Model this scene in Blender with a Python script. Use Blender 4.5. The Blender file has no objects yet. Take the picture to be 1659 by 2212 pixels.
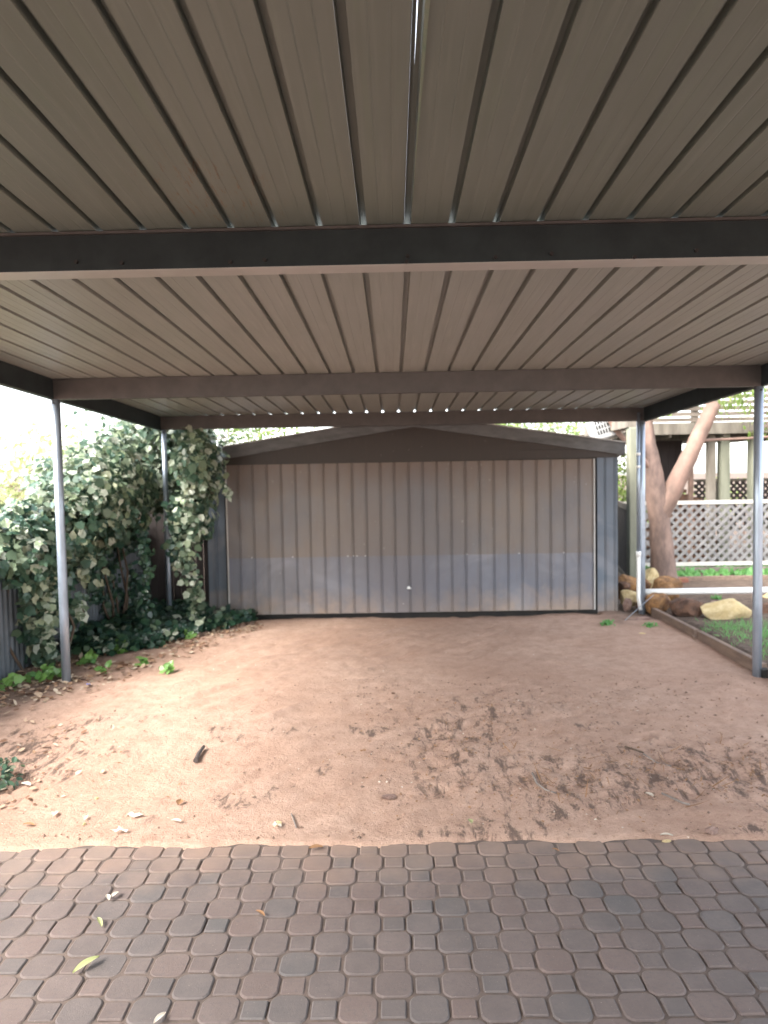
import bpy, math, random
import numpy as np
from mathutils import Vector, Matrix

# ------------------------------------------------------------------ camera, sky, sun, exposure
SC = bpy.context.scene
COL = SC.collection
A_, P_, R_, F_, H_ = .0128, .0477, .0177, 1598., 1.7
Fv = np.array([-math.sin(A_)*math.cos(P_), math.cos(A_)*math.cos(P_), -math.sin(P_)])
R0 = np.array([math.cos(A_), math.sin(A_), 0.])
U0 = np.cross(R0, Fv)
Rv = math.cos(R_)*R0 - math.sin(R_)*U0
Uv = math.cos(R_)*U0 + math.sin(R_)*R0
cam_d = bpy.data.cameras.new('camera')
cam = bpy.data.objects.new('camera', cam_d)
COL.objects.link(cam)
cam.matrix_world = Matrix(((Rv[0], Uv[0], -Fv[0], 0), (Rv[1], Uv[1], -Fv[1], 0), (Rv[2], Uv[2], -Fv[2], H_), (0, 0, 0, 1)))
cam_d.sensor_fit = 'VERTICAL'
cam_d.sensor_height = 36
cam_d.sensor_width = 27
cam_d.lens = 36*F_/2212
cam_d.clip_start = .05
cam_d.clip_end = 600
cam_d.dof.use_dof = True
cam_d.dof.focus_distance = 2.6
cam_d.dof.aperture_fstop = 3.0
SC.camera = cam

SUN_EL, SUN_TO = math.radians(44), np.array([-.80, -.55])
world = bpy.data.worlds.new('World')
SC.world = world
world.use_nodes = True
wn = world.node_tree
sky = wn.nodes.new('ShaderNodeTexSky')
sky.sky_type = 'NISHITA'
sky.sun_disc = False
sky.sun_elevation = SUN_EL
sky.sun_rotation = math.atan2(SUN_TO[0], SUN_TO[1])
sky.air_density = 1.0
sky.dust_density = 2.0
sky.ozone_density = .6
wn.nodes['Background'].inputs['Strength'].default_value = .15
hs = wn.nodes.new('ShaderNodeHueSaturation')          # bright overcast: most of the blue is gone from the sky
hs.inputs['Saturation'].default_value = .35
wn.links.new(sky.outputs[0], hs.inputs['Color'])
wn.links.new(hs.outputs[0], wn.nodes['Background'].inputs['Color'])
sun_d = bpy.data.lights.new('sun', 'SUN')
sun_d.energy = 1.35
sun_d.angle = math.radians(34)
sun_d.color = (1, .94, .85)
sun = bpy.data.objects.new('sun', sun_d)
COL.objects.link(sun)
to = Vector((SUN_TO[0]*math.cos(SUN_EL), SUN_TO[1]*math.cos(SUN_EL), math.sin(SUN_EL))).normalized()
sun.rotation_euler = to.to_track_quat('Z', 'Y').to_euler()
sun.location = (-10, -5, 12)
vs = SC.view_settings
vs.view_transform = 'Standard'
vs.look = 'None'
vs.gamma = 1
vs.use_curve_mapping = False
vs.exposure = 2.95
SC.cycles.max_bounces = 10
SC.cycles.diffuse_bounces = 5
SC.cycles.use_denoising = True

random.seed(7)
rng = np.random.default_rng(11)
PI = math.pi

# ------------------------------------------------------------------ helpers
def ray(x, y):
    return (x-829.5)/F_*Rv - (y-1106)/F_*Uv + Fv
def atZ(x, y, z=0.):
    d = ray(x, y); t = (z-H_)/d[2]; return (d[0]*t, d[1]*t, z)
def atY(x, y, Y):
    d = ray(x, y); t = Y/d[1]; return (d[0]*t, Y, H_+d[2]*t)
def proj(P):
    d = np.array(P)-np.array([0, 0, H_]); z = d@Fv
    return 829.5+F_*(d@Rv)/z, 1106-F_*(d@Uv)/z, z

class MB:
    def __init__(s): s.v = []; s.f = []; s.sm = []
    def add(s, vs, fs, smooth=False):
        o = len(s.v); s.v += [tuple(map(float, q)) for q in vs]
        s.f += [tuple(i+o for i in q) for q in fs]; s.sm += [smooth]*len(fs)
        return s
    def box(s, a, b):
        x0, y0, z0 = a; x1, y1, z1 = b
        return s.add([(x0,y0,z0),(x1,y0,z0),(x1,y1,z0),(x0,y1,z0),(x0,y0,z1),(x1,y0,z1),(x1,y1,z1),(x0,y1,z1)],
              [(0,3,2,1),(4,5,6,7),(0,1,5,4),(1,2,6,5),(2,3,7,6),(3,0,4,7)])
    def beam(s, p, q, w, h, up=(0,0,1)):
        p = Vector(p); q = Vector(q); d = (q-p).normalized(); up = Vector(up)
        sd = d.cross(up).normalized()*w/2; u = sd.cross(d).normalized()*h/2
        vs = [p-sd-u, p+sd-u, p+sd+u, p-sd+u, q-sd-u, q+sd-u, q+sd+u, q-sd+u]
        return s.add(vs, [(0,3,2,1),(4,5,6,7),(0,1,5,4),(1,2,6,5),(2,3,7,6),(3,0,4,7)])
    def tube(s, pts, rad, n=10, wob=0., caps=True, rnd=random):
        pts = [Vector(p) for p in pts]; m = len(pts)
        if not hasattr(rad, '__len__'): rad = [rad]*m
        vs = []; ref = Vector((.13, .27, 1)) if abs((pts[-1]-pts[0]).normalized().z) < .9 else Vector((1, .1, 0))
        for i, p in enumerate(pts):
            d = (pts[min(i+1, m-1)]-pts[max(i-1, 0)]).normalized()
            a = d.cross(ref).normalized(); b = d.cross(a)
            for k in range(n):
                t = 2*PI*k/n; r = rad[i]*(1+wob*(rnd.random()-.5)*2)
                vs.append(p+a*math.cos(t)*r+b*math.sin(t)*r)
        fs = [(i*n+k, i*n+(k+1)%n, (i+1)*n+(k+1)%n, (i+1)*n+k) for i in range(m-1) for k in range(n)]
        s.add(vs, fs, True)
        if caps:
            o = len(s.v)-m*n
            s.f += [tuple(o+k for k in range(n))[::-1], tuple(o+(m-1)*n+k for k in range(n))]; s.sm += [False, False]
        return s
    def prism(s, poly, axis, a, b):
        n = len(poly)
        def mk(t, q):
            return {'x': (t, q[0], q[1]), 'y': (q[0], t, q[1]), 'z': (q[0], q[1], t)}[axis]
        vs = [mk(a, q) for q in poly]+[mk(b, q) for q in poly]
        return s.add(vs, [tuple(range(n)), tuple(range(2*n-1, n-1, -1))]+[(k, k+n, (k+1) % n+n, (k+1) % n) for k in range(n)])
    def mesh(s, name, mat, fix=True):
        me = bpy.data.meshes.new(name); me.from_pydata(s.v, [], s.f)
        me.polygons.foreach_set('use_smooth', s.sm)
        if fix:
            import bmesh
            bm = bmesh.new(); bm.from_mesh(me); bmesh.ops.recalc_face_normals(bm, faces=bm.faces); bm.to_mesh(me); bm.free()
        me.materials.append(mat); me.update()
        return me
    def build(s, name, mat, parent=None, fix=True):
        return link(name, s.mesh(name, mat, fix), parent)

def link(name, me, parent=None, loc=None):
    o = bpy.data.objects.new(name, me); COL.objects.link(o)
    if parent: o.parent = parent; 
    if loc is not None: o.location = loc
    return o
def tag(o, label=None, cat=None, group=None, kind=None):
    if label: o['label'] = label
    if cat: o['category'] = cat
    if group: o['group'] = group
    if kind: o['kind'] = kind
    return o
def thing(name, label, cat, loc=(0,0,0), group=None):
    o = bpy.data.objects.new(name, None); COL.objects.link(o); o.location = loc
    o.empty_display_size = .1
    return tag(o, label, cat, group)
def bevel(o, w=.004, seg=2):
    m = o.modifiers.new('bevel', 'BEVEL'); m.width = w; m.segments = seg; m.limit_method = 'ANGLE'; return o
def npmesh(name, V, Fa, mat, smooth=False):
    me = bpy.data.meshes.new(name)
    n, m, k = len(V), len(Fa), Fa.shape[1]
    me.vertices.add(n); me.vertices.foreach_set('co', np.ascontiguousarray(V, np.float32).ravel())
    me.loops.add(m*k); me.loops.foreach_set('vertex_index', np.ascontiguousarray(Fa, np.int32).ravel())
    me.polygons.add(m); me.polygons.foreach_set('loop_start', np.arange(0, m*k, k, dtype=np.int32))
    me.polygons.foreach_set('use_smooth', np.full(m, smooth))
    me.update(calc_edges=True); me.validate()
    me.materials.append(mat)
    return me

# value noise in numpy
_perm = rng.random((256, 256))
def vnoise(x, y, s=1., seed=0):
    x = np.asarray(x)/s+seed*17.3; y = np.asarray(y)/s+seed*7.9
    xi = np.floor(x).astype(int); yi = np.floor(y).astype(int); fx = x-xi; fy = y-yi
    fx = fx*fx*(3-2*fx); fy = fy*fy*(3-2*fy)
    g = lambda i, j: _perm[i % 256, j % 256]
    return (g(xi, yi)*(1-fx)+g(xi+1, yi)*fx)*(1-fy)+(g(xi, yi+1)*(1-fx)+g(xi+1, yi+1)*fx)*fy
def fbm(x, y, s, oct=4, seed=0):
    t = 0; a = 1; w = 0
    for k in range(oct):
        t = t+a*vnoise(x, y, s, seed+k); w += a; a *= .5; s /= 2.03
    return t/w

# ------------------------------------------------------------------ materials
class NT:
    def __init__(s, name, rough=.6, metal=0., spec=.5):
        s.m = bpy.data.materials.new(name); s.m.use_nodes = True; s.t = s.m.node_tree
        s.b = s.t.nodes['Principled BSDF']
        s.b.inputs['Roughness'].default_value = rough; s.b.inputs['Metallic'].default_value = metal
        s.b.inputs['Specular IOR Level'].default_value = spec
        s.pos = s.n('ShaderNodeNewGeometry').outputs['Position']
    def n(s, typ, **kw):
        q = s.t.nodes.new(typ)
        for k, v in kw.items(): setattr(q, k, v)
        return q
    def L(s, a, b): s.t.links.new(a, b)
    def noise(s, scale, detail=4, rough=.6, stretch=None, vec=None, dist=0.):
        q = s.n('ShaderNodeTexNoise'); q.inputs['Scale'].default_value = scale; q.inputs['Detail'].default_value = detail
        q.inputs['Roughness'].default_value = rough; q.inputs['Distortion'].default_value = dist
        v = vec or s.pos
        if stretch:
            mp = s.n('ShaderNodeMapping'); mp.inputs['Scale'].default_value = stretch; s.L(v, mp.inputs[0]); v = mp.outputs[0]
        s.L(v, q.inputs['Vector']); return q.outputs['Fac']
    def ramp(s, fac, lo, hi):
        q = s.n('ShaderNodeMapRange'); q.inputs[1].default_value = lo; q.inputs[2].default_value = hi
        s.L(fac, q.inputs[0]); return q.outputs[0]
    def mix(s, fac, a, b, mode='MIX'):
        q = s.n('ShaderNodeMix'); q.data_type = 'RGBA'; q.blend_type = mode
        if hasattr(fac, 'is_linked'): s.L(fac, q.inputs[0])
        else: q.inputs[0].default_value = fac
        for i, c in ((6, a), (7, b)):
            if hasattr(c, 'is_linked'): s.L(c, q.inputs[i])
            else: q.inputs[i].default_value = (*c, 1)
        return q.outputs[2]
    def math(s, op, a, b=None):
        q = s.n('ShaderNodeMath', operation=op)
        for i, c in ((0, a), (1, b)):
            if c is None: continue
            if hasattr(c, 'is_linked'): s.L(c, q.inputs[i])
            else: q.inputs[i].default_value = c
        return q.outputs[0]
    def sep(s, ax):
        q = s.n('ShaderNodeSeparateXYZ'); s.L(s.pos, q.inputs[0]); return q.outputs['XYZ'.index(ax)]
    def col(s, c):
        if hasattr(c, 'is_linked'): s.L(c, s.b.inputs['Base Color'])
        else: s.b.inputs['Base Color'].default_value = (*c, 1)
        return s
    def bump(s, h, strength=.3, dist=.01):
        q = s.n('ShaderNodeBump'); q.inputs['Strength'].default_value = strength; q.inputs['Distance'].default_value = dist
        s.L(h, q.inputs['Height']); s.L(q.outputs[0], s.b.inputs['Normal']); return s

def simple(name, c1, c2, scale=8, rough=.6, metal=0., bump=.2, stretch=None, spec=.5, lo=.35, hi=.65, bdist=.004):
    m = NT(name, rough, metal, spec)
    f = m.noise(scale, 5, .65, stretch)
    m.col(m.mix(m.ramp(f, lo, hi), c1, c2))
    if bump: m.bump(m.noise(scale*6, 4, .7, stretch), bump, bdist)
    return m.m

# roof underside: cream painted steel, faint rust and algae streaks along the sheets
def roof_mat(name, k):
    m = NT(name, .42, 0, .4)
    c = m.mix(m.ramp(m.noise(1.4, 3), .3, .7), tuple(a*b for a, b in zip((.34,.315,.285), k)), tuple(a*b for a, b in zip((.31,.295,.262), k)))
    st = m.noise(5, 2, .5, (4.5, .3, 1))
    c = m.mix(m.math('MULTIPLY', m.ramp(st, .45, .75), .42), c, tuple(a*b for a, b in zip((.26,.245,.205), k)))
    st2 = m.noise(7, 2, .5, (8, .35, 1))
    c = m.mix(m.math('MULTIPLY', m.ramp(st2, .52, .74), .38), c, tuple(a*b for a, b in zip((.42,.39,.34), k)))
    # rust marks in one corner of the near roof
    X = m.sep('X'); Y = m.sep('Y')
    dx = m.math('ABSOLUTE', m.math('ADD', X, .68)); dy = m.math('ABSOLUTE', m.math('SUBTRACT', Y, 2.9))
    near = m.math('MULTIPLY', m.ramp(dx, .30, .1), m.ramp(dy, .45, .15))
    ru = m.ramp(m.noise(9, 4, .7, (8, 1.1, 1)), .56, .66)
    c = m.mix(m.math('MULTIPLY', m.math('MULTIPLY', near, ru), .75), c, (.17,.075,.03))
    gr = m.ramp(m.noise(3, 3, .6, (5, .4, 1)), .55, .75)
    g2 = m.math('MULTIPLY', m.math('MULTIPLY', gr, m.ramp(Y, 3.2, 2.2)), .35)
    c = m.mix(g2, c, (.17,.22,.15))
    m.col(c); m.bump(m.noise(60, 3, .6), .06, .002)
    return m.m
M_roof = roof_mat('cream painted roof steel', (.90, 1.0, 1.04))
M_roofn = roof_mat('roof steel with shade painted in', (.51, .61, .60))  # near sheets darkened in colour to stand for the dimmer bay
M_beam = simple('dark galvanised beam', (.024,.033,.036), (.016,.022,.025), 7, .65, .08, .12, spec=.3)
M_beamb = simple('weathered grey beam', (.088,.08,.078), (.066,.061,.06), 7, .5, .25, .12)
M_trim = simple('cream trim and bounce lit flange', (.46,.45,.43), (.39,.38,.36), 3, .4, 0, .08)
M_post = simple('galvanised post', (.33,.38,.45), (.24,.28,.33), 9, .33, .55, .1, (1,1,.25))
M_bolt = simple('dark bolt', (.02,.02,.02), (.04,.03,.03), 30, .5, .5, 0)
M_pvc = simple('white pvc', (.82,.82,.80), (.74,.74,.72), 4, .35, 0, .03)
M_black = simple('black void lining', (.012,.011,.01), (.02,.018,.015), 8, .8, 0, .1)

def door_mat(name, base, dust, amt, splash=True, DK=1.):
    m = NT(name, .5, .12, .4)
    c = m.mix(m.ramp(m.noise(2.2, 4, .6), .3, .7), base, tuple(k*.82 for k in base))
    c = m.mix(m.math('MULTIPLY', m.ramp(m.noise(1.1, 5, .65, (1,1,.7)), .35, .62), amt), c, dust)
    Z = m.sep('Z')
    c = m.mix(m.math('MULTIPLY', m.ramp(m.noise(4, 5, .7, (6,1,.5)), .52, .75), .35), c, (.13,.085,.06))
    if splash:
        h = m.math('ADD', Z, m.math('MULTIPLY', m.noise(5, 4, .6), -.55))
        c = m.mix(m.math('MULTIPLY', m.ramp(h, .06, -.28), .75), c, (.36,.27,.20))
        # low pale chalky bloom drifting across the lower sheets
        c = m.mix(m.math('MULTIPLY', m.ramp(m.noise(1.7, 3, .5, (1,1,1.2), dist=.8), .5, .66), .45), c, (.27,.27,.285))
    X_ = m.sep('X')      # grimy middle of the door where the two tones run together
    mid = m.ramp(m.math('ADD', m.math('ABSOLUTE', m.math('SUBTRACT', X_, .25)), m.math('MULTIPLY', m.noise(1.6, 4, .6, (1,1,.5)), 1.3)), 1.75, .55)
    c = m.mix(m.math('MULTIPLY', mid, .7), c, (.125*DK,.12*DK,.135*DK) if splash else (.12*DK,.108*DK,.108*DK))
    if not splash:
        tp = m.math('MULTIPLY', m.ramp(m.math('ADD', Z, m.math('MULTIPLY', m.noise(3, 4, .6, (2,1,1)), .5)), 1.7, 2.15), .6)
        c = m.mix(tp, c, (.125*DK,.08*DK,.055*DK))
    c = m.mix(m.ramp(m.noise(38, 2, .5), .75, .79), c, (.45,.43,.42))
    m.col(c); m.bump(m.noise(3.5, 3, .5), .25, .02)
    return m.m
M_dlow = door_mat('blue grey door steel', (.150,.162,.20), (.185,.17,.165), .6)
M_dup = door_mat('dust browned door steel', (.158,.152,.158), (.185,.148,.118), .8, False)
M_swall = door_mat('slate blue wall steel', (.12,.15,.19), (.15,.155,.16), .3)
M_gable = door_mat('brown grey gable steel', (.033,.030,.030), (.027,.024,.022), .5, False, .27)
M_barge = simple('grey weathered barge board', (.12,.12,.122), (.07,.07,.07), 5, .6, .1, .25, (1,1,3))

# paver: colour differs paver to paver
def paver_mat():
    m = NT('red brown concrete paver', .78, 0, .35)
    oi = m.n('ShaderNodeObjectInfo').outputs['Random']
    isl = m.n('ShaderNodeNewGeometry').outputs['Random Per Island']
    r = m.math('FRACT', m.math('ADD', oi, isl))
    c = m.mix(r, (.132,.097,.086), (.103,.087,.082))
    r2 = m.math('FRACT', m.math('MULTIPLY', r, 7.31))
    c = m.mix(m.math('MULTIPLY', m.ramp(r2, .6, 1.), .6), c, (.088,.086,.086))
    c = m.mix(m.math('MULTIPLY', m.ramp(m.noise(6, 5, .7), .4, .7), .45), c, (.175,.138,.125))
    c = m.mix(m.math('MULTIPLY', m.ramp(m.noise(55, 3, .7), .5, .75), .5), c, (.09,.08,.078))
    c = m.mix(m.ramp(m.noise(160, 2, .6), .70, .80), c, (.34,.29,.26))
    # sand washed over the pavers nearest the driveway
    Y = m.sep('Y')
    c = m.mix(m.math('MULTIPLY', m.ramp(m.math('ADD', Y, m.math('MULTIPLY', m.noise(4, 4), .8)), 3.35, 3.95), .55), c, (.33,.22,.16))
    m.col(c); m.bump(m.noise(120, 4, .8), .5, .003)
    return m.m
M_paver = paver_mat()
M_joint = simple('joint sand', (.13,.095,.078), (.085,.066,.056), 20, .95, 0, .5)

# driveway earth
def earth_mat():
    m = NT('red sandy earth', .95, 0, .15)
    at = m.n('ShaderNodeAttribute', attribute_name='soil').outputs['Fac']
    at2 = m.n('ShaderNodeAttribute', attribute_name='dark').outputs['Fac']
    c = m.mix(m.ramp(m.noise(.9, 4, .6), .35, .65), (.49,.34,.262), (.42,.275,.205))
    c = m.mix(m.math('MULTIPLY', m.ramp(m.noise(9, 5, .7), .42, .68), .55), c, (.30,.185,.135))
    c = m.mix(m.math('MULTIPLY', m.ramp(m.noise(45, 4, .75), .52, .72), .5), c, (.24,.14,.10))
    c = m.mix(m.ramp(m.noise(95, 2, .6), .68, .76), c, (.60,.48,.38))
    rot = m.n('ShaderNodeMapping'); rot.inputs['Rotation'].default_value = (0, 0, math.radians(-34)); rot.inputs['Scale'].default_value = (13, 4.5, 1); m.L(m.pos, rot.inputs[0])
    stk = m.noise(1, 6, .78, vec=rot.outputs[0], dist=.4)
    dk = m.math('MULTIPLY', m.ramp(at2, .12, .5), m.ramp(m.math('ADD', stk, m.math('MULTIPLY', at2, .10)), .57, .66))
    c = m.mix(m.math('MULTIPLY', dk, .78), c, (.075,.055,.047))
    g = m.mix(m.ramp(m.noise(11, 5, .75), .35, .65), (.17,.125,.095), (.075,.055,.045))
    c = m.mix(at, c, g)
    m.col(c)
    h = m.math('ADD', m.noise(28, 6, .75), m.math('MULTIPLY', m.noise(110, 3, .7), .35))
    m.bump(h, .9, .022)
    return m.m
M_earth = earth_mat()
M_clod = simple('crumbled earth', (.34,.215,.155), (.12,.08,.06), 14, .95, 0, .6)

def leaf_mat(name, cols, rough=.38, trans=.3, spec=.5):
    m = NT(name, rough, 0, spec)
    g = m.n('ShaderNodeNewGeometry')
    r = m.n('ShaderNodeValToRGB'); cr = r.color_ramp
    m.L(g.outputs['Random Per Island'], r.inputs[0])
    n = len(cols); cr.interpolation = 'CONSTANT' if n > 4 else 'LINEAR'
    cr.elements[0].position = 0; cr.elements[0].color = (*cols[0], 1)
    cr.elements[1].position = 1; cr.elements[1].color = (*cols[-1], 1)
    for k in range(1, n-1):
        e = cr.elements.new(k/(n-1)); e.color = (*cols[k], 1)
    c = m.mix(m.math('MULTIPLY', m.ramp(m.noise(18, 2), .4, .7), .35), r.outputs[0], cols[n//2])
    m.col(c)
    if trans:
        t = m.n('ShaderNodeBsdfTranslucent'); m.L(c, t.inputs[0])
        mx = m.n('ShaderNodeMixShader'); mx.inputs[0].default_value = trans
        out = m.t.nodes['Material Output']
        m.L(m.b.outputs[0], mx.inputs[1]); m.L(t.outputs[0], mx.inputs[2]); m.L(mx.outputs[0], out.inputs[0])
    return m.m
M_ivy = leaf_mat('ivy leaves', [(.03,.07,.045), (.05,.105,.065), (.075,.135,.085), (.03,.075,.055), (.10,.14,.08), (.025,.06,.04), (.36,.38,.26), (.045,.10,.07), (.20,.12,.07)], .3, .2)
M_ivyd = leaf_mat('dark ivy leaves', [(.015,.04,.025), (.03,.075,.04), (.02,.055,.04), (.05,.10,.05), (.14,.18,.10)], .3, .2)
M_ivyl = leaf_mat('pale variegated leaves', [(.06,.11,.07), (.17,.22,.14), (.38,.43,.32), (.52,.55,.45), (.10,.15,.09), (.28,.34,.21), (.07,.12,.08), (.24,.15,.09)], .4, .35)
M_lime = leaf_mat('lime leaves', [(.10,.19,.03), (.17,.26,.05), (.24,.30,.09), (.12,.17,.05)], .45, .45)
M_fresh = leaf_mat('fresh green leaves', [(.10,.24,.06), (.18,.33,.08), (.07,.18,.06)], .35, .35)
M_grass = leaf_mat('grass', [(.10,.28,.07), (.17,.38,.11), (.12,.30,.10)], .5, .4)
M_litter = leaf_mat('dry leaves', [(.30,.19,.12), (.45,.34,.24), (.20,.11,.07), (.52,.44,.34), (.14,.09,.06)], .7, .1, .2)
M_dryp = leaf_mat('pale dry leaf', [(.55,.48,.38), (.60,.55,.47)], .6, .15, .2)
M_dryb = leaf_mat('brown dry leaf', [(.22,.12,.06), (.30,.17,.09)], .6, .1, .2)
M_dryg = leaf_mat('yellow green gum leaf', [(.38,.38,.18), (.30,.33,.16)], .5, .15, .3)
M_bark = simple('gum bark', (.25,.165,.13), (.11,.075,.062), 5, .85, 0, .8, (1,1,.45), bdist=.015)
M_bark2 = simple('smooth pink branch', (.235,.145,.11), (.13,.085,.065), 5, .75, 0, .4, (1,1,.6), bdist=.01)
M_stem = simple('vine stem', (.12,.08,.055), (.07,.05,.035), 12, .9, 0, .4)
M_wood = simple('weathered grey timber', (.20,.175,.14), (.10,.085,.066), 6, .85, 0, .5, (1,1,.2))
M_woodg = simple('green stained timber', (.21,.21,.155), (.12,.125,.09), 5, .85, 0, .4, (1,1,.2))
M_slat = simple('sun bleached slat', (.235,.195,.155), (.09,.07,.055), 5, .85, 0, .4, (.15,1,3))
M_slp = simple('brown sleeper', (.22,.15,.11), (.13,.09,.07), 9, .9, 0, .6, (2,.3,2))
M_latt = simple('grey lattice', (.24,.23,.225), (.16,.15,.145), 9, .85, 0, .3)
M_lattd = simple('dark brown lattice', (.055,.042,.036), (.035,.027,.023), 9, .85, 0, .3)
M_fence = simple('grey blue fence steel', (.13,.15,.175), (.09,.105,.12), 4, .5, .15, .1)
M_dfence = simple('dark paling', (.045,.035,.034), (.028,.022,.022), 5, .9, 0, .4, (1,1,.2))
def rock(name, a, b): return simple(name, a, b, 11, .9, 0, 1., lo=.38, hi=.62, bdist=.03)
M_rkO = rock('orange sandstone', (.38,.20,.075), (.15,.075,.04))
M_rkB = rock('brown sandstone', (.19,.10,.062), (.09,.05,.035))
M_rkY = rock('pale yellow sandstone', (.72,.58,.33), (.60,.45,.22))
M_rkP = rock('pinkish stone', (.38,.25,.20), (.25,.16,.13))
M_brick = rock('red brick', (.36,.15,.09), (.25,.10,.07))

# ------------------------------------------------------------------ GROUND
def axis(lo, hi, core, step, grow=1.28):
    a = list(np.arange(core[0], core[1]+1e-6, step)); s = step
    x = a[-1]
    while x < hi: s *= grow; x += s; a.append(x)
    s = step; x = a[0]
    while x > lo: s *= grow; x -= s; a.insert(0, x)
    return np.array(a)
gx = axis(-260, 260, (-3.3, 4.0), .02); gy = axis(-40, 420, (3.2, 9.1), .02)
GX, GY = np.meshgrid(gx, gy)
def bump_at(x, y, cx, cy, rx, ry, ang=0.):
    c, s = math.cos(ang), math.sin(ang); u = (x-cx)*c+(y-cy)*s; v = -(x-cx)*s+(y-cy)*c
    return np.exp(-((u/rx)**2+(v/ry)**2))
def churn_mask(x, y):
    m = bump_at(x, y, .42, 4.75, .30, .75, -.35)
    m = m+bump_at(x, y, 1.0, 3.95, .75, .33, .1)*.9+bump_at(x, y, 1.95, 4.15, .8, .40, -.2)
    m = m+bump_at(x, y, -.2, 6.2, .35, 1.6, .1)*.35+bump_at(x, y, 1.2, 5.4, 1.2, .7, 0)*.35
    return np.clip(m, 0, 1)
def ground_h(x, y):
    x = np.asarray(x, float); y = np.asarray(y, float)
    core = np.clip((y-3.35)/.25, 0, 1)*np.clip((11-y)/2, 0, 1)*np.clip((5-np.abs(x))/1.5, 0, 1)
    h = (fbm(x, y, 1.3, 3, 1)-.5)*.05*core
    h += (fbm(x, y, .30, 5, 3)-.5)*.036*core
    # wheel and rake grooves running from near left to far right
    u = x*.83-y*.55
    rg = vnoise(u, (x*.55+y*.83)*.16, .085, 5)
    am = fbm(x, y, .8, 2, 9)
    h += (rg-.5)*.048*np.clip(am*2.2-.7, 0, 1)*core*np.clip((1.5-x)/1.5, .15, 1)
    cm = churn_mask(x, y)
    pits = np.clip(vnoise((x*.8+y*.6)*.4, y*.8-x*.6, .075, 12)-.5, 0, 1)
    h -= pits*.07*cm*core
    h += (fbm(x, y, .13, 3, 21)-.5)*.06*cm*core
    # small scattered heel and drip dents
    p2 = np.clip(vnoise(x, y*.45, .055, 31)-.74, 0, 1)*np.clip(fbm(x, y, .7, 2, 32)*3-.9, 0, 1)
    h -= p2*.028*core
    # sand lip against the paving: ragged, drops beneath the pavers
    edge = 3.368+(fbm(x, x*0, .22, 5, 41)-.5)*.12
    h = np.where(y < edge, -.035+np.clip((y-edge+.04)/.04, 0, 1)*.042, h*np.clip((y-edge)/.15, .25, 1)+.010)
    h = np.where(y < 3.15, -.06, h)
    h -= .035*np.clip((y-8.75)/.2, 0, 1)*((x > -2.05) & (x < 2.5))*(y < 14)
    # litter bank by the left fence, garden bed beyond the sleepers
    h += np.clip((-2.35-x)/.8, 0, 1)*.06*core*(y > 3.6)
    gd = np.clip((x-3.08)/.12, 0, 1)*np.clip((y-5.2)/.3, 0, 1)
    gd2 = np.clip((y-9.3)/.6, 0, 1)*np.clip((x-2.9)/.3, 0, 1)
    g = np.maximum(gd, gd2)
    h += g*(.045+(fbm(x, y, .35, 3, 51)-.5)*.05)
    return h
GZ = ground_h(GX, GY)
ny, nx = GX.shape
idx = np.arange(nx*ny).reshape(ny, nx)
FA = np.stack([idx[:-1, :-1].ravel(), idx[:-1, 1:].ravel(), idx[1:, 1:].ravel(), idx[1:, :-1].ravel()], 1)
gm = npmesh('ground', np.stack([GX.ravel(), GY.ravel(), GZ.ravel()], 1), FA, M_earth, True)
soil = np.maximum(np.clip((GX-3.06)/.1, 0, 1)*(GY > 5), np.clip((GY-9.6)/.5, 0, 1))
soil = np.maximum(soil, np.clip((-2.55-GX+(fbm(GX, GY, .4, 3, 61)-.5)*.9)/.5, 0, 1)*.75*(GY > 3.3))
soil = np.maximum(soil, np.clip((GX-2.3)/.5, 0, 1)*np.clip((GY-8.2+(fbm(GX, GY, .3, 3, 62)-.5))/.4, 0, 1)*.9)
dark = churn_mask(GX, GY)*.85+bump_at(GX, GY, -2.35, 4.35, .35, .7)*1.2+bump_at(GX, GY, -1.9, 5.15, .35, .14)*.6
dark = dark+np.clip((fbm(GX, GY, .35, 3, 71)-.60)*4, 0, .5)*(GY < 5)+np.exp(-((GY-3.42)/.05)**2)*.55*np.clip(fbm(GX, GY, .3, 2, 72)*3-1.1, 0, 1)
for nm, arr in (('soil', soil), ('dark', np.clip(dark, 0, 1))):
    a = gm.attributes.new(nm, 'FLOAT', 'POINT'); a.data.foreach_set('value', np.ascontiguousarray(arr, np.float32).ravel())
ground = link('ground', gm)
tag(ground, 'red sandy earth driveway with churned dents and leaf litter', kind='structure')
def gz(x, y): return float(ground_h(np.array([x]), np.array([y]))[0])

# ------------------------------------------------------------------ PAVING
Q = .1125; PX, PY = .0871, 2.2907
def paver_mesh(name, poly):
    n = len(poly); c = 0.0045
    def inset(k):
        p0, p1, p2 = poly[k-1], poly[k], poly[(k+1) % n]
        r = math.hypot(*p1); return (p1[0]*(1-c*1.25/r), p1[1]*(1-c*1.25/r))
    top = [(*inset(k), 0) for k in range(n)]
    mid = [(*p, -.0042) for p in poly]
    bot = [(*p, -.05) for p in poly]
    vs_ = top+mid+bot
    fs = [tuple(range(n))]
    for L_ in (0, 1):
        fs += [(L_*n+k, (L_+1)*n+k, (L_+1)*n+(k+1) % n, L_*n+(k+1) % n) for k in range(n)]
    return vs_, fs
ao, cu = .0628, .0205
octp = [(ao-cu,-ao),(ao,-ao+cu),(ao,ao-cu),(ao-cu,ao),(-ao+cu,ao),(-ao,ao-cu),(-ao,-ao+cu),(-ao+cu,-ao)]
sq = .0405; s2 = .0045
sqp = [(sq-s2,-sq),(sq,-sq+s2),(sq,sq-s2),(sq-s2,sq),(-sq+s2,sq),(-sq,sq-s2),(-sq,-sq+s2),(-sq+s2,-sq)]
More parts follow.
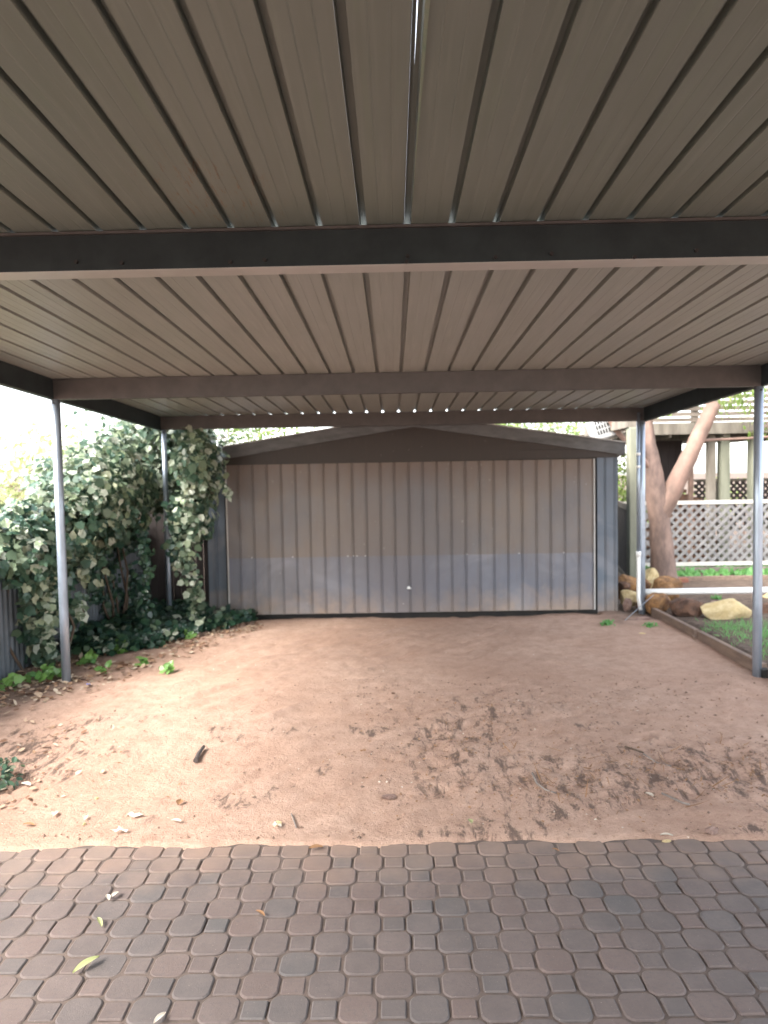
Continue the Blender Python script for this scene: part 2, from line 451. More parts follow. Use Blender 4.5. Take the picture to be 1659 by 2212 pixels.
def rounded(poly, d):
    out = []; n = len(poly)
    for k in range(n):
        a, p, b = poly[k-1], poly[k], poly[(k+1) % n]
        la = math.dist(a, p); lb = math.dist(p, b)
        out += [(p[0]+(a[0]-p[0])*d/la, p[1]+(a[1]-p[1])*d/la), (p[0]+(b[0]-p[0])*d/lb, p[1]+(b[1]-p[1])*d/lb)]
    return out
octp = rounded(octp, .0075)
OV, OF = paver_mesh('o', octp); SV, SF = paver_mesh('s', sqp)
paving = tag(bpy.data.objects.new('paving', None), 'paving of red brown octagonal and square concrete pavers', kind='structure')
COL.objects.link(paving)
meO = MB().add(OV, OF).mesh('octagonal_paver', M_paver); meS = MB().add(SV, SF).mesh('square_paver', M_paver)
bed = MB().box((-4.2, -8.2, -.07), (4.2, 3.43, -.0055)).build('joint_sand', M_joint, paving)
rest = MB(); R = random.Random(5)
for i in range(-34, 35):
    for j in range(-44, 10):
        x = PX+i*Q; y = PY+j*Q
        isO = (i+j) % 2 == 0
        px, py, zz = proj((x, y, 0)) if y > .3 else (0, 9e9, 1)
        vis = zz > 0 and -45 < px < 1704 and py < 2212+75
        dz = R.gauss(0, .0013); rz = R.gauss(0, .010); tx = R.gauss(0, .010); ty = R.gauss(0, .010)
        jx = R.gauss(0, .0010); jy = R.gauss(0, .0010)
        if j == 9 and R.random() < .3: dz -= .003
        mt = Matrix.Translation((x+jx, y+jy, dz)) @ Matrix.Rotation(rz, 4, 'Z') @ Matrix.Rotation(tx, 4, 'X') @ Matrix.Rotation(ty, 4, 'Y')
        if vis:
            o = link('octagonal_paver' if isO else 'square_paver', meO if isO else meS, paving)
            o.matrix_world = mt
        else:
            V, Fs = (OV, OF) if isO else (SV, SF)
            rest.add([mt @ Vector(v) for v in V], Fs)
o = rest.build('paver_field', M_paver, paving); o['kind'] = 'stuff'

# ------------------------------------------------------------------ CARPORT
XL, XR = -2.74, 2.962; YN, YF = 6.01, 8.79; S = .1904; XR0 = .0814
carport = thing('carport', 'long flat steel carport with ribbed cream roof sheets over the driveway', 'carport', (0, 6, 0))
carport.location = (0, 0, 0)
cw, cd = .030, .032
def prof(k):     # one sheet: channel pressed up, then a flat pan with two faint creases
    a = .0008
    return [(-cw/2, 0), (-cw/2+.003, cd), (cw/2-.003, cd), (cw/2, 0), (.062, 0), (.066, a*1.6), (.070, 0), (.120, 0), (.124, a*1.6), (.128, 0), (S-cw/2, 0)]
def deck_mesh(name, stations, mat):
    p = prof(0); n = len(p); T = .0012
    vs_ = []; fs = []
    for (y, z) in stations:
        vs_ += [(q[0], y, z+q[1]) for q in p]
    for i in range(len(stations)-1):
        fs += [(i*n+k, i*n+k+1, (i+1)*n+k+1, (i+1)*n+k) for k in range(n-1)]
    o2 = len(vs_)
    for (y, z) in stations:
        vs_ += [(q[0]*.999, y, z+q[1]+T) for q in p]
    for i in range(len(stations)-1):
        fs += [(o2+i*n+k, o2+(i+1)*n+k, o2+(i+1)*n+k+1, o2+i*n+k+1) for k in range(n-1)]
    return MB().add(vs_, fs).mesh(name, mat, False)
nearst = [(-8.0, 2.783+.0375*11.25), (3.342, 2.7845-.0375*.09)]  # near run extended unseen behind the camera to hold light off this bay
midst = [(3.355, 2.629), (YN, 2.541), (8.93, 2.4605)]
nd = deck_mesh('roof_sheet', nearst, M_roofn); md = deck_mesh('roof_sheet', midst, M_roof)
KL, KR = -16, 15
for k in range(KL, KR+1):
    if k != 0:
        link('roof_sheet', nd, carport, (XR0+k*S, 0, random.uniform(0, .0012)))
    link('roof_sheet', md, carport, (XR0+k*S, 0, random.uniform(0, .001)))
# the seam sheet of the near roof: its channel has sprung open, a sliver of daylight
def zn(y): return 2.783+.0375*(3.25-y)
mb = MB(); p = prof(0)
ys = [-8., .6, 1.2, 1.7, 1.95, 2.15, 2.45, 3.342]; gap = [.009, .006, .0052, .0042, .002, 0, 0, 0]
for (a, b) in ((0, 2), (2, 11)):
    sub = []
    for y, g in zip(ys, gap):
        q = [(-cw/2, 0), (-cw/2+.003, cd), (-.001-g/2, cd)] if a == 0 else [(-.001+g/2, cd+.0005), (cw/2-.003, cd)]+p[3:]
        sub.append([(c[0], y, zn(y)+c[1]) for c in q])
    n = len(sub[0]); v = [c for r in sub for c in r]
    mb.add(v, [(i*n+k, i*n+k+1, (i+1)*n+k+1, (i+1)*n+k) for i in range(len(ys)-1) for k in range(n-1)])
o = mb.build('roof_sheet', M_roofn, carport, False); o.location = (XR0, 0, 0); o['label'] = 'roof sheet whose seam has sprung open to the light'
M_algae = simple('algae stained sheet lap', (.16,.23,.17), (.22,.25,.19), 12, .6, 0, .1)
mb = MB(); ys = [.8, 1.5, 1.95, 2.2, 2.6, 3.0]; ww = [.017, .017, .010, .008, .004, .001]
v = []
for y, w in zip(ys, ww): v += [(XR0+cw/2, y, zn(y)-.002), (XR0+cw/2+w, y, zn(y)-.003), (XR0+cw/2+w, y, zn(y)-.0055), (XR0+cw/2, y, zn(y)-.0055)]
mb.add(v, [(i*4+k, i*4+(k+1) % 4, i*4+4+(k+1) % 4, i*4+4+k) for i in range(len(ys)-1) for k in range(4)])
o = mb.build('sheet_lap', M_algae, carport)

# beams
xa, xb = XL-.004, XR+.004
def cbeam(y, zb, zt, fl, mat, trim=None, nb=0):
    m = MB()
    m.box((xa, y, zb), (xb, y+.004, zt-.002)); m.box((xa, y+.004, zt-.006), (xb, y+.055, zt-.002))
    o = m.build('cross_beam', mat, carport)
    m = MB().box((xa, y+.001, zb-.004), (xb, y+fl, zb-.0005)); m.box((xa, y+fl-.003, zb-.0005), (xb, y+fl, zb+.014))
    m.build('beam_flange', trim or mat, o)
    return o
b2 = cbeam(3.25, 2.6196, 2.783, .115, M_beam, M_trim)  # pale flange under a dark face: ground bounce put into its colour
# ledge strip along the top of the near beam, and its bolt heads
MB().box((xa, 3.232, 2.770), (xb, 3.2495, 2.7815)).build('ledge_strip', M_beamb, b2)
bolt = MB().tube([(0, -.008, 0), (0, .001, 0)], .0085, 8).mesh('bolt', M_bolt)
for px in (165, 497, 878, 1070, 1370): 
    q = atY(px, 566 if px < 900 else 556, 3.246); link('bolt', bolt, b2, q)
for x in np.arange(-2.4, 2.7, .62):
    link('bolt', bolt, b2, (x, 3.246, 2.648+random.uniform(-.002, .002)))
b3 = cbeam(YN, 2.3755, 2.5405, .055, M_beamb)
b4 = cbeam(YF, 2.306, 2.4625, .05, M_beamb)
b1 = cbeam(-.4, 2.755, 2.92, .055, M_beam)
for x, nm in ((XL-.005, 1), (XR+.005, 1)):
    sg = -1 if x < 0 else 1
    m = MB()
    for (ya, za, yb_, zb_) in ((3.375, 2.62, YN+.03, 2.540), (YN+.03, 2.540, 8.93, 2.459), (-8., 3.168, 3.245, 2.779)):
        h = .16
        for w0, w1, d0, d1 in ((0, .004, 0, h), (.004, .06, h-.004, h), (.004, .06, .0, .004)):
            x0_, x1_ = sorted((x+sg*w0, x+sg*w1))
            m.add([(x0_,ya,za-d1),(x1_,ya,za-d1),(x1_,yb_,zb_-d1),(x0_,yb_,zb_-d1),(x0_,ya,za-d0-.002),(x1_,ya,za-d0-.002),(x1_,yb_,zb_-d0-.002),(x0_,yb_,zb_-d0-.002)],
                  [(0,3,2,1),(4,5,6,7),(0,1,5,4),(1,2,6,5),(2,3,7,6),(3,0,4,7)])
    m.build('side_beam', M_beam, carport)
for (x, y, t, r) in ((XL, YN+.03, 2.374, .036), (XR, YN+.03, 2.372, .036), (XL+.02, YF+.03, 2.304, .030), (XR-.01, YF+.03, 2.304, .038)):
    m = MB().tube([(x, y, -.05), (x, y, .6), (x, y, 1.4), (x, y, t)], r, 16)
    po = m.build('post', M_post, carport)
    MB().box((x-.05, y-.035, t-.0), (x+.05, y+.02, t+.001)).build('cap_plate', M_beamb, po)
    for zz in (t-.03,): MB().tube([(x, y-r-.008, zz), (x, y-r+.004, zz)], .008, 8).build('bolt', M_bolt, po)
# thick collar at the right near post foot (black shoe) and a pale joint band
MB().box((XR+.02, 5.99, -.01), (XR+.085, 6.09, .075)).build('post_shoe', M_black, carport)
# downpipe beside the far right post
dp = MB().tube([(2.905, 8.80, 2.40), (2.905, 8.80, .74)], .021, 12).build('downpipe', M_post, carport)
MB().tube([(2.905, 8.80, .74), (2.905, 8.80, .70), (2.905, 8.80, .20), (2.93, 8.80, .06)], [.027, .024, .022, .022], 12).build('lower_pipe', M_pvc, dp)
MB().tube([(2.905, 8.80, .76), (2.905, 8.80, .70)], .029, 12).build('pipe_joint', M_pvc, dp)
for z in (1.9, 1.75): MB().tube([(2.905, 8.80, z), (2.905, 8.80, z+.03)], .025, 12).build('pipe_clip', M_pvc, dp)
# white rail pipe on its own
pr = MB().tube([(3.0, 8.86, .262), (3.9, 8.86, .262), (5.2, 8.88, .258), (6.8, 8.9, .255)], .037, 14)
o = pr.build('rail_pipe', M_pvc); tag(o, 'thick white plastic pipe running level from the far right post above the rocks', 'pipe')

# ------------------------------------------------------------------ SHED
shed = thing('metal_shed', 'low grey steel garage with wide ribbed door behind the carport', 'garage', (.24, 9.0, 0))
shed.location = (0, 0, 0)
YS = 9.03
dx0, dx1, dz0, dz1 = -2.035, 2.44, .036, 1.872
def ribbed(x0, x1, y, z0, z1, pitch, depth=.013, double=True, off=0.):
    # profile along x facing -y : flat with double ridge rib at the right end
    pts = []
    x = x0
    rib = [(0, 0), (.004, depth), (.010, depth), (.013, .003), (.017, .003), (.020, depth), (.026, depth), (.030, 0)]
    nrib = int((x1-x0)/pitch+.01)
    pts.append((x0, 0))
    for k in range(nrib):
        rx = x0+(k+1)*pitch-.03-off
        for q in rib: pts.append((rx+q[0], -q[1]))
    if x1-pts[-1][0] > .002: pts.append((x1, 0))
    n = len(pts); v = []
    for z in (z0, z1): v += [(q[0], y+q[1], z) for q in pts]
    v += [(q[0], y+q[1]+.0015, z) for z in (z0, z1) for q in pts]
    f = [(k, k+1, n+k+1, n+k) for k in range(n-1)]+[(2*n+k, 3*n+k, 3*n+k+1, 2*n+k+1) for k in range(n-1)]+[(k+n, k+n+1, 3*n+k+1, 3*n+k) for k in range(n-1)]+[(k, 2*n+k, 2*n+k+1, k+1) for k in range(n-1)]
    return MB().add(v, f)
door = MB().box((dx0+.01, 9.005, dz0+.01), (dx1-.01, 9.022, dz1-.01)).build('door', M_dlow, shed)
NP = 26; pw = (dx1-dx0)/NP
um = ribbed(0, pw, 0, .735, dz1, pw).mesh('door_panel', M_dup, False); lm = ribbed(0, pw, 0, dz0, .75, pw).mesh('door_panel', M_dlow, False)
for k in range(NP):
    a = link('door_panel', um, door, (dx0+k*pw, 8.985+random.uniform(-.0015, .0015), 0))
    b = link('door_panel', lm, door, (dx0+k*pw, 8.992+random.uniform(-.0015, .0015), 0))
# edge channels of the door, hinge gap stays dark
MB().box((dx0-.004, 8.972, dz0), (dx0+.012, 9.004, dz1)).build('door_edge', M_trim, door)
MB().box((dx1-.014, 8.972, dz0), (dx1, 9.004, dz1)).build('door_edge', M_trim, door)
h = MB().tube([(.172, 8.972, .345), (.172, 8.935, .345)], .016, 10).build('handle', M_pvc, door)
MB().tube([(.150, 8.932, .345), (.20, 8.930, .338)], [.011, .007], 8).build('lever', M_pvc, h)
for i in range(9):   # rivets along the sheet join
    x = random.uniform(dx0+.2, dx1-.2)
    MB().tube([(x, 8.968, .742), (x, 8.976, .742)], .006, 6).build('rivet', M_pvc, door)
# lining behind the gaps
MB().box((-2.30, 9.05, -.05), (2.74, 9.06, 1.95)).build('inner_lining', M_black, shed)
ribbed(-2.285, dx0-.03, YS-.002, -.02, 1.90, .12).build('wall_panel', M_swall, shed, False)
ribbed(dx1+.042, 2.728, YS-.002, -.02, 1.93, .115).build('wall_panel', M_swall, shed, False)
# side walls and back, ribbed sheets
def sidewall(x, sg):
    for k in range(10):
        y0 = 9.034+k*.6
        v = []; n = 0; pts = []
        for j in range(5):
            yy = y0+j*.12; pts += [(0, yy), (0, yy+.09), (.015, yy+.095), (.015, yy+.115)]
        n = len(pts)
        v = [(x+sg*q[0], q[1], z) for z in (-.03, 1.93) for q in pts]+[(x+sg*q[0]-sg*.002, q[1], z) for z in (-.03, 1.93) for q in pts]
        MB().add(v, [(k_, k_+1, n+k_+1, n+k_) for k_ in range(n-1)]+[(2*n+k_, 2*n+k_+1, 3*n+k_+1, 3*n+k_) for k_ in range(n-1)]).build('wall_panel', M_swall, shed, False)
sidewall(-2.287, -1); sidewall(2.730, 1)
MB().box((-2.28, 15.03, -.03), (2.73, 15.05, 1.93)).build('back_wall', M_swall, shed)
XC = .26; sl = .152; ZE = 2.055; HW = 2.545
def ztop(x): return ZE+sl*(HW-abs(x-XC))
# gable triangle infill with a horizontal lap
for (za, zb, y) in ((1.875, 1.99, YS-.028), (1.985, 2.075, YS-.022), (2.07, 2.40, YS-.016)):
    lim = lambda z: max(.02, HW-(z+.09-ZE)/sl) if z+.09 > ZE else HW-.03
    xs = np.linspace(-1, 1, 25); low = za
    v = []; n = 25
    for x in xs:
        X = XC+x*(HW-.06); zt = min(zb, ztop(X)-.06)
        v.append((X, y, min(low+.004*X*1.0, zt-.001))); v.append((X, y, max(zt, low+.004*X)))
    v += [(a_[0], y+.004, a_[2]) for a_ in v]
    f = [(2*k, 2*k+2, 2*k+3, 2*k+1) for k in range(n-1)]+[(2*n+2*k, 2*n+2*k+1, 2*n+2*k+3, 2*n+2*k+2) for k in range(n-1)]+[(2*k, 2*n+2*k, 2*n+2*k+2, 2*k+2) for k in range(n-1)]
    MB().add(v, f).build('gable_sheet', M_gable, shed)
for sg in (-1, 1):
    m = MB(); xe = XC+sg*HW; hb = .145
    pl = [(XC, ztop(XC)), (xe, ztop(xe)), (xe, ztop(xe)-hb), (XC, ztop(XC)-hb)]
    m.prism(pl, 'y', YS-.062, YS-.034); bb = m.build('barge_board', M_barge, shed)
    m = MB(); pl = [(XC, ztop(XC)+.002), (xe+sg*.01, ztop(xe)+.002), (xe+sg*.01, ztop(xe)+.014), (XC, ztop(XC)+.014)]
    m.prism(pl, 'y', YS-.075, YS+.01); m.build('barge_cap', M_trim, bb)
    for k in range(12):   # roof sheets
        xa_, xb_ = XC+sg*(k*HW/12), XC+sg*((k+1)*HW/12)
        m = MB(); pl = [(xa_, ztop(xa_)-.012), (xb_, ztop(xb_)-.012), (xb_, ztop(xb_)-.002), (xb_-sg*.03, ztop(xb_)+.004), (xa_, ztop(xa_)-.002)]
        m.prism(pl, 'y', YS-.03, 15.2); m.build('roof_sheet', M_barge, shed)
    MB().box((min(xe, xe-sg*.09), YS-.03, 1.905), (max(xe, xe-sg*.09), 15.2, 2.02)).build('gutter', M_barge, shed)

# ------------------------------------------------------------------ LEFT FENCE
fence = thing('metal_fence', 'low grey blue corrugated steel fence at the left under the ivy', 'fence', (-3.28, 6.5, 0))
fence.location = (0, 0, 0)
def corr(y0, y1, x, z0, z1):
    ys = []; k = 0; pts = []
    y = y0
    while y < y1-.001:
        for (dy, d) in ((0, 0), (.034, 0), (.044, .018), (.070, .018), (.08, 0)):
            if y+dy <= y1+.001: pts.append((y+dy, d))
        y += .08
    n = len(pts)
    v = [(x+d, yy, z) for z in (z0, z1) for yy, d in pts]+[(x+d-.002, yy, z) for z in (z0, z1) for yy, d in pts]
    return MB().add(v, [(k, k+1, n+k+1, n+k) for k in range(n-1)]+[(2*n+k, 3*n+k, 3*n+k+1, 2*n+k+1) for k in range(n-1)])
y = -6.6  # sheets carried on unseen behind the camera to cut side light
while y < 10.:
    corr(y, y+.8, -3.30+random.uniform(-.004, .004), -.03, 1.10).build('fence_sheet', M_fence, fence, False); y += .8
for z in (.3, 1.09): MB().box((-3.345, -6.6, z), (-3.308, 10.2, z+.05)).build('fence_rail', M_fence, fence)
bf = thing('paling_fence', 'dark timber paling fence in the shadow between the ivy and the shed', 'fence', (0, 0, 0))
x = -3.28
while x < -2.32:
    MB().box((x, 9.55+random.uniform(0, .01), 0), (x+.095, 9.57, 1.62+random.uniform(-.02, .02))).build('paling', M_dfence, bf); x += .1
MB().box((-3.28, 9.585, 1.2), (-2.3, 9.62, 1.28)).build('fence_rail', M_dfence, bf)

# ------------------------------------------------------------------ FOLIAGE
TPL = {
 'ivy': (np.array([(0,0,0),(-.40,.08,.03),(-.40,.32,.06),(-.47,.56,.02),(-.26,.74,.05),(0,1.05,-.04),(.26,.74,.05),(.47,.56,.02),(.40,.32,.06),(.40,.08,.03),(0,.42,-.03)]),
         np.array([(10,0,9),(10,9,8),(10,8,7),(10,7,6),(10,6,5),(10,5,4),(10,4,3),(10,3,2),(10,2,1),(10,1,0)])),
 'oval': (np.array([(0,0,0),(-.26,.30,.05),(-.24,.68,.05),(0,1.,-.05),(.24,.68,.05),(.26,.30,.05),(0,.5,-.02)]),
          np.array([(6,0,5),(6,5,4),(6,4,3),(6,3,2),(6,2,1),(6,1,0)])),
 'gum': (np.array([(0,0,0),(-.10,.30,.02),(-.09,.65,.0),(.02,1.,-.06),(.07,.65,.0),(.08,.3,.02)]),
         np.array([(0,5,4),(0,4,3),(0,3,2),(0,2,1)])),
 'blade': (np.array([(-.03,0,0),(.03,0,0),(.025,.5,.04),(0,1.,.16),(-.025,.5,.04)]), np.array([(0,1,2),(0,2,4),(4,2,3)])),
}
def norml(a): return a/np.maximum(np.linalg.norm(a, axis=1, keepdims=True), 1e-9)
def leaf_mesh(name, pts, nrm, size, mat, shape='ivy', jitter=.5, droop=.6, up=None):
    pts = np.asarray(pts); n = len(pts)
    N = norml(np.asarray(nrm)+rng.normal(0, jitter, (n, 3)))
    T = np.tile(np.array([0, 0, -droop]), (n, 1)) if up is None else np.tile(np.array([0, 0, up]), (n, 1))
    T = T+rng.normal(0, .6, (n, 3)); T = norml(T-N*np.sum(T*N, 1, keepdims=True)); B = np.cross(T, N)
    V, Fc = TPL[shape]; s = size*rng.uniform(.55, 1.25, n)
    cu = rng.uniform(-.8, 2.2, n)
    P = pts[:, None, :]+s[:, None, None]*(V[None, :, 0, None]*B[:, None, :]+V[None, :, 1, None]*T[:, None, :]+(V[None, :, 2]*cu[:, None])[:, :, None]*N[:, None, :])
    FF = Fc[None]+np.arange(n)[:, None, None]*len(V)
    return npmesh(name, P.reshape(-1, 3), FF.reshape(-1, Fc.shape[1]), mat)
def shell(c, r, n, thick=.35, holes=0., hs=.3, cut=None):
    d = norml(rng.normal(0, 1, (int(n*1.0), 3)))
    rad = 1-thick*rng.random((len(d), 1))**1.5
    lump = 1+.22*(fbm(d[:, 0]*2+c[0], d[:, 1]*2+d[:, 2]*1.7+c[2], .9, 3, 5)[:, None]-.5)*2
    P = np.array(c)+d*rad*lump*np.array(r)
    N = norml(d/np.array(r)*min(r))
    if holes:
        k = fbm(P[:, 0]+P[:, 2]*.9, P[:, 1]+P[:, 2]*.6, hs, 3, 8) > holes; P = P[k]; N = N[k]
    if cut is not None:
        k = cut(P); P = P[k]; N = N[k]
    return P, N
def cat(L): return np.concatenate([a for a, b in L]), np.concatenate([b for a, b in L])
AWAY = lambda P: ~((P[:, 0] > -2.31) & (P[:, 1] > 8.90)) & ~((P[:, 0] > -2.70) & (P[:, 1] < 7.9) & (P[:, 2] > .25) & (P[:, 0] > -2.75))
ivy = thing('ivy_hedge', 'large overgrown ivy spilling over the left fence towards the shed', 'hedge', (0, 0, 0))
UP = np.array([.55, -.35, .75])
def bias(PN, b=.6): return PN[0], norml(PN[1]+UP*b)
blobs_up = [((-3.25,6.35,1.12),(.33,.55,.26),1300),((-3.3,7.0,1.25),(.42,.6,.38),1800),((-3.25,7.7,1.42),(.50,.6,.50),2600),
            ((-3.20,8.3,1.62),(.46,.6,.62),2900),((-2.80,9.2,1.75),(.50,.35,.50),1900),((-2.24,8.5,1.85),(.30,.38,.40),1000),
            ((-2.30,8.55,1.35),(.26,.30,.40),650),((-3.0,9.45,2.1),(.75,.5,.5),2400),((-2.5,9.35,2.2),(.5,.45,.40),1700),
            ((-3.6,8.3,1.6),(.5,.6,.5),1500)]
PN = bias(cat([shell(c, r, n, .5, .36, .22, AWAY) for c, r, n in blobs_up]), .7)
# split: pale variegated leaves mostly on top, painting in the light there; dark ones below
t = (PN[0][:, 2]-.95)/1.0+(fbm(PN[0][:, 0], PN[0][:, 1]+PN[0][:, 2], .4, 2, 4)-.5)*1.2
pick = rng.random(len(t)) < np.clip(t+.12, .10, .85)
o = link('foliage', leaf_mesh('foliage', PN[0][pick], PN[1][pick], .086, M_ivyl, 'ivy', .5), ivy); o['kind'] = 'stuff'; o['label'] = 'pale variegated upper leaves with the top light in their colour'
o = link('foliage', leaf_mesh('foliage', PN[0][~pick], PN[1][~pick], .09, M_ivy, 'ivy', .5), ivy); o['kind'] = 'stuff'; o['label'] = 'dark green leaves'
# curtain hanging on the fence face near the left post
n = 1500; P = np.stack([-3.22+rng.normal(0, .05, n), rng.uniform(5.95, 7.5, n), np.zeros(n)], 1)
P[:, 2] = 1.15-1.12*rng.random(n)**1.25
k = fbm(P[:, 1], P[:, 2], .3, 3, 15) > .47-.25*(P[:, 1] < 6.75)*(P[:, 1] > 6.1)
P = P[k]; P[:, 0] += .12*np.exp(-((P[:, 2]-.9)/.3)**2)+.10*rng.random(len(P))
k = P[:, 1] > 6.08+.5*np.clip(.75-P[:, 2], 0, .8); P = P[k]
o = link('leaf_curtain', leaf_mesh('leaf_curtain', P, np.tile([.8, -.6, .45], (len(P), 1)), .085, M_ivy, 'ivy', .45), ivy); o['kind'] = 'stuff'
# sparse leaves on the fence deeper in the shade
n = 1500; P = np.stack([-3.23+rng.normal(0, .03, n), rng.uniform(7.2, 9.5, n), rng.uniform(.05, 1.2, n)], 1)
k = fbm(P[:, 1], P[:, 2], .35, 3, 18) > .50; P = P[k]
o = link('leaf_curtain', leaf_mesh('leaf_curtain', P, np.tile([.8, -.6, .3], (len(P), 1)), .07, M_ivyd, 'ivy', .4), ivy); o['kind'] = 'stuff'
# hanging vines
def vine(pts, n, sz, mat, spread):
    pts = np.array(pts, float); m = len(pts)
    t = rng.random(n)*(m-1); i = np.minimum(t.astype(int), m-2); f = (t-i)[:, None]
    P = pts[i]*(1-f)+pts[i+1]*f; sp = np.array(spread)[i][:, None]*(1-f)+np.array(spread)[i+1][:, None]*f
    d = norml(rng.normal(0, 1, (n, 3))); d[:, 1] = -abs(d[:, 1]); P = P+d*sp*rng.random((n, 1))
    st = MB().tube([tuple(q) for q in pts], .008, 6, .2).build('vine_stem', M_stem, ivy)
    q = link('vine_leaves', leaf_mesh('vine_leaves', P, norml(d+np.array([.2, -.6, .6])), sz, mat), st); q['kind'] = 'stuff'
vine([(-2.66,7.8,1.15),(-2.62,7.75,.85),(-2.66,7.75,.55),(-2.64,7.72,.25),(-2.6,7.7,.08)], 190, .075, M_ivyd, [.16,.10,.09,.10,.12])
vine([(-2.28,8.15,1.5),(-2.22,8.1,1.15),(-2.3,8.1,.85),(-2.2,8.12,.5),(-2.22,8.2,.2)], 270, .075, M_ivyl, [.26,.22,.20,.13,.10])
vine([(-2.45,8.3,1.4),(-2.42,8.2,1.0),(-2.38,8.15,.75)], 170, .075, M_ivy, [.2,.15,.08])
vine([(-2.05,8.45,1.95),(-1.98,8.42,1.75),(-1.90,8.42,1.60),(-1.86,8.42,1.52)], 90, .06, M_ivyl, [.12,.09,.06,.03])
vine([(-3.05,7.0,1.15),(-2.98,6.95,.95),(-2.92,6.9,.85)], 60, .085, M_ivyl, [.12,.07,.05])
vine([(-3.08,6.35,1.0),(-3.0,6.3,.75),(-3.02,6.3,.45),(-3.05,6.35,.2)], 130, .08, M_ivyl, [.12,.10,.10,.10])
vine([(-2.86,6.6,.62),(-2.78,6.55,.50)], 16, .08, M_ivyl, [.05,.03])
# woody stems inside
for k in range(7):
    x0_, y0_ = -3.2+random.uniform(-.05, .12), random.uniform(6.3, 9.2)
    pts = [(x0_, y0_, 0)]
    for j in range(5): pts.append((pts[-1][0]+random.uniform(-.12, .1), pts[-1][1]+random.uniform(-.15, .15), pts[-1][2]+.33))
    MB().tube(pts, [.014, .013, .012, .01, .008, .006], 7, .15).build('stem', M_stem, ivy)

# ground ivy at the foot of the hedge
def scat(n, reg, cut): 
    P = np.stack([rng.uniform(reg[0], reg[1], n), rng.uniform(reg[2], reg[3], n), np.zeros(n)], 1)
    P = P[cut(P)]; P[:, 2] = ground_h(P[:, 0], P[:, 1]); return P
def edgef(P): # ivy carpet: left/behind a line from (-2.7,6.9) to (-1.75,8.6)
    ex = -2.75+(P[:, 1]-6.9)*.56+(fbm(P[:, 0], P[:, 1], .25, 3, 33)-.5)*.55
    return (P[:, 0] < ex) & ~((P[:, 0] > -2.31) & (P[:, 1] > 8.93)) & (P[:, 1] > 6.9) & ~((P[:, 1] > 8.9) & (P[:, 0] > -1.95))
P = scat(5200, (-3.2, -1.7, 6.8, 9.4), edgef); P[:, 2] += rng.random(len(P))*.13
gi = link('ground_ivy', leaf_mesh('ground_ivy', P, np.tile([.1, -.5, .9], (len(P), 1)), .08, M_ivyd, 'ivy', .4, .1))
tag(gi, 'dark ivy creeping over the soil at the foot of the hedge', 'ground cover', kind='stuff')
P = scat(330, (-3.1, -1.7, 6.3, 9.0), lambda P: (P[:, 0] < -2.6+(P[:, 1]-6.9)*.56) & (fbm(P[:, 0], P[:, 1], .25, 2, 35) > .5) & ~((P[:, 1] > 8.9)))
P[:, 2] += .05+rng.random(len(P))*.1
gi2 = link('ivy_runner', leaf_mesh('ivy_runner', P, np.tile([.1, -.5, .9], (len(P), 1)), .09, M_ivyl, 'ivy', .4, .1))
tag(gi2, 'pale variegated ivy leaves scattered along the edge of the driveway', 'ground cover', kind='stuff')
# small bright seedlings
spots = [(95,1478,34,.13,'bright green leafy seedling at the foot of the left near post'),
         (190,1440,15,.09,'bright green seedling just right of the left near post'),
         (245,1412,24,.12,'larger fresh green seedling at the edge of the ivy'),
         (227,1452,6,.06,'tiny pale green seedling between post and ivy'),
         (310,1432,6,.07,'blue green seedling on the bare soil'),
         (411,1380,12,.08,'lime seedling farthest along the ivy edge'),
         (362,1452,10,.08,'yellow green sprig lying beside a dark hollow in the sand'),
         (18,1500,18,.13,'grey green seedling in the left corner by the fence')]
for px, py, n, rr, lab in spots:
    x, y, z = atZ(px, py, .02); z = gz(x, y)
    t_ = thing('ivy_seedling', lab, 'seedling', (x, y, z), 'seedlings along the ivy edge')
    d = norml(rng.normal(0, 1, (n, 3))); d[:, 2] = abs(d[:, 2])*.6
    P = d*rr*rng.uniform(.4, 1, (n, 1)); P[:, 2] += .02
    link('leaves', leaf_mesh('leaves', P, np.tile([0, -.6, .8], (n, 1)), .075, M_fresh, 'ivy', .35, .3), t_)
    m = MB()
    for q in P[:5]: m.tube([(0, 0, -.01), (q[0]*.5, q[1]*.5, q[2]*.7), tuple(q)], .002, 5)
    m.build('stem', M_stem, t_)
# low shrub poking in at the left picture edge
x, y, z = atZ(-6, 1690, 0)
t_ = thing('low_shrub', 'low grey green plant poking in at the left edge of the sand', 'shrub', (x, y, gz(x, y)))
d = norml(rng.normal(0, 1, (150, 3))); d[:, 2] = abs(d[:, 2]); P = d*np.array([.17, .2, .15])*rng.random((150, 1))**.5
q = link('leaves', leaf_mesh('leaves', P, norml(d+np.array([0, -.3, .6])), .05, M_ivy, 'oval', .5), t_)
m = MB()
for q in P[:14]: m.tube([(0, 0, -.02), (q[0]*.4, q[1]*.4, q[2]*.6), tuple(q)], .003, 5)
m.build('stem', M_stem, t_)
# weeds at the right by the shed and bed
for px, py, n, rr, lab in [(1312,1345,70,.12,'small green weed clump at the right corner of the shed'),
                          (1403,1350,40,.08,'small green weed at the end of the timber edging'),
                          (1530,1255,40,.08,'little weed in the dark soil below the lattice'),
                          (1548,1298,40,.07,'little weed under the white pipe near the yellow rock')]:
    x, y, z = atZ(px, py, .03); z = gz(x, y)
    d = norml(rng.normal(0, 1, (n, 3))); d[:, 2] = abs(d[:, 2])*.3
    P = d*rr*rng.random((n, 1)); 
    o = link('weed', leaf_mesh('weed', P, np.tile([0, -.4, .9], (n, 1)), .045, M_grass, 'oval', .5, up=.5), None, (x, y, z+.01)); tag(o, lab, 'weed')

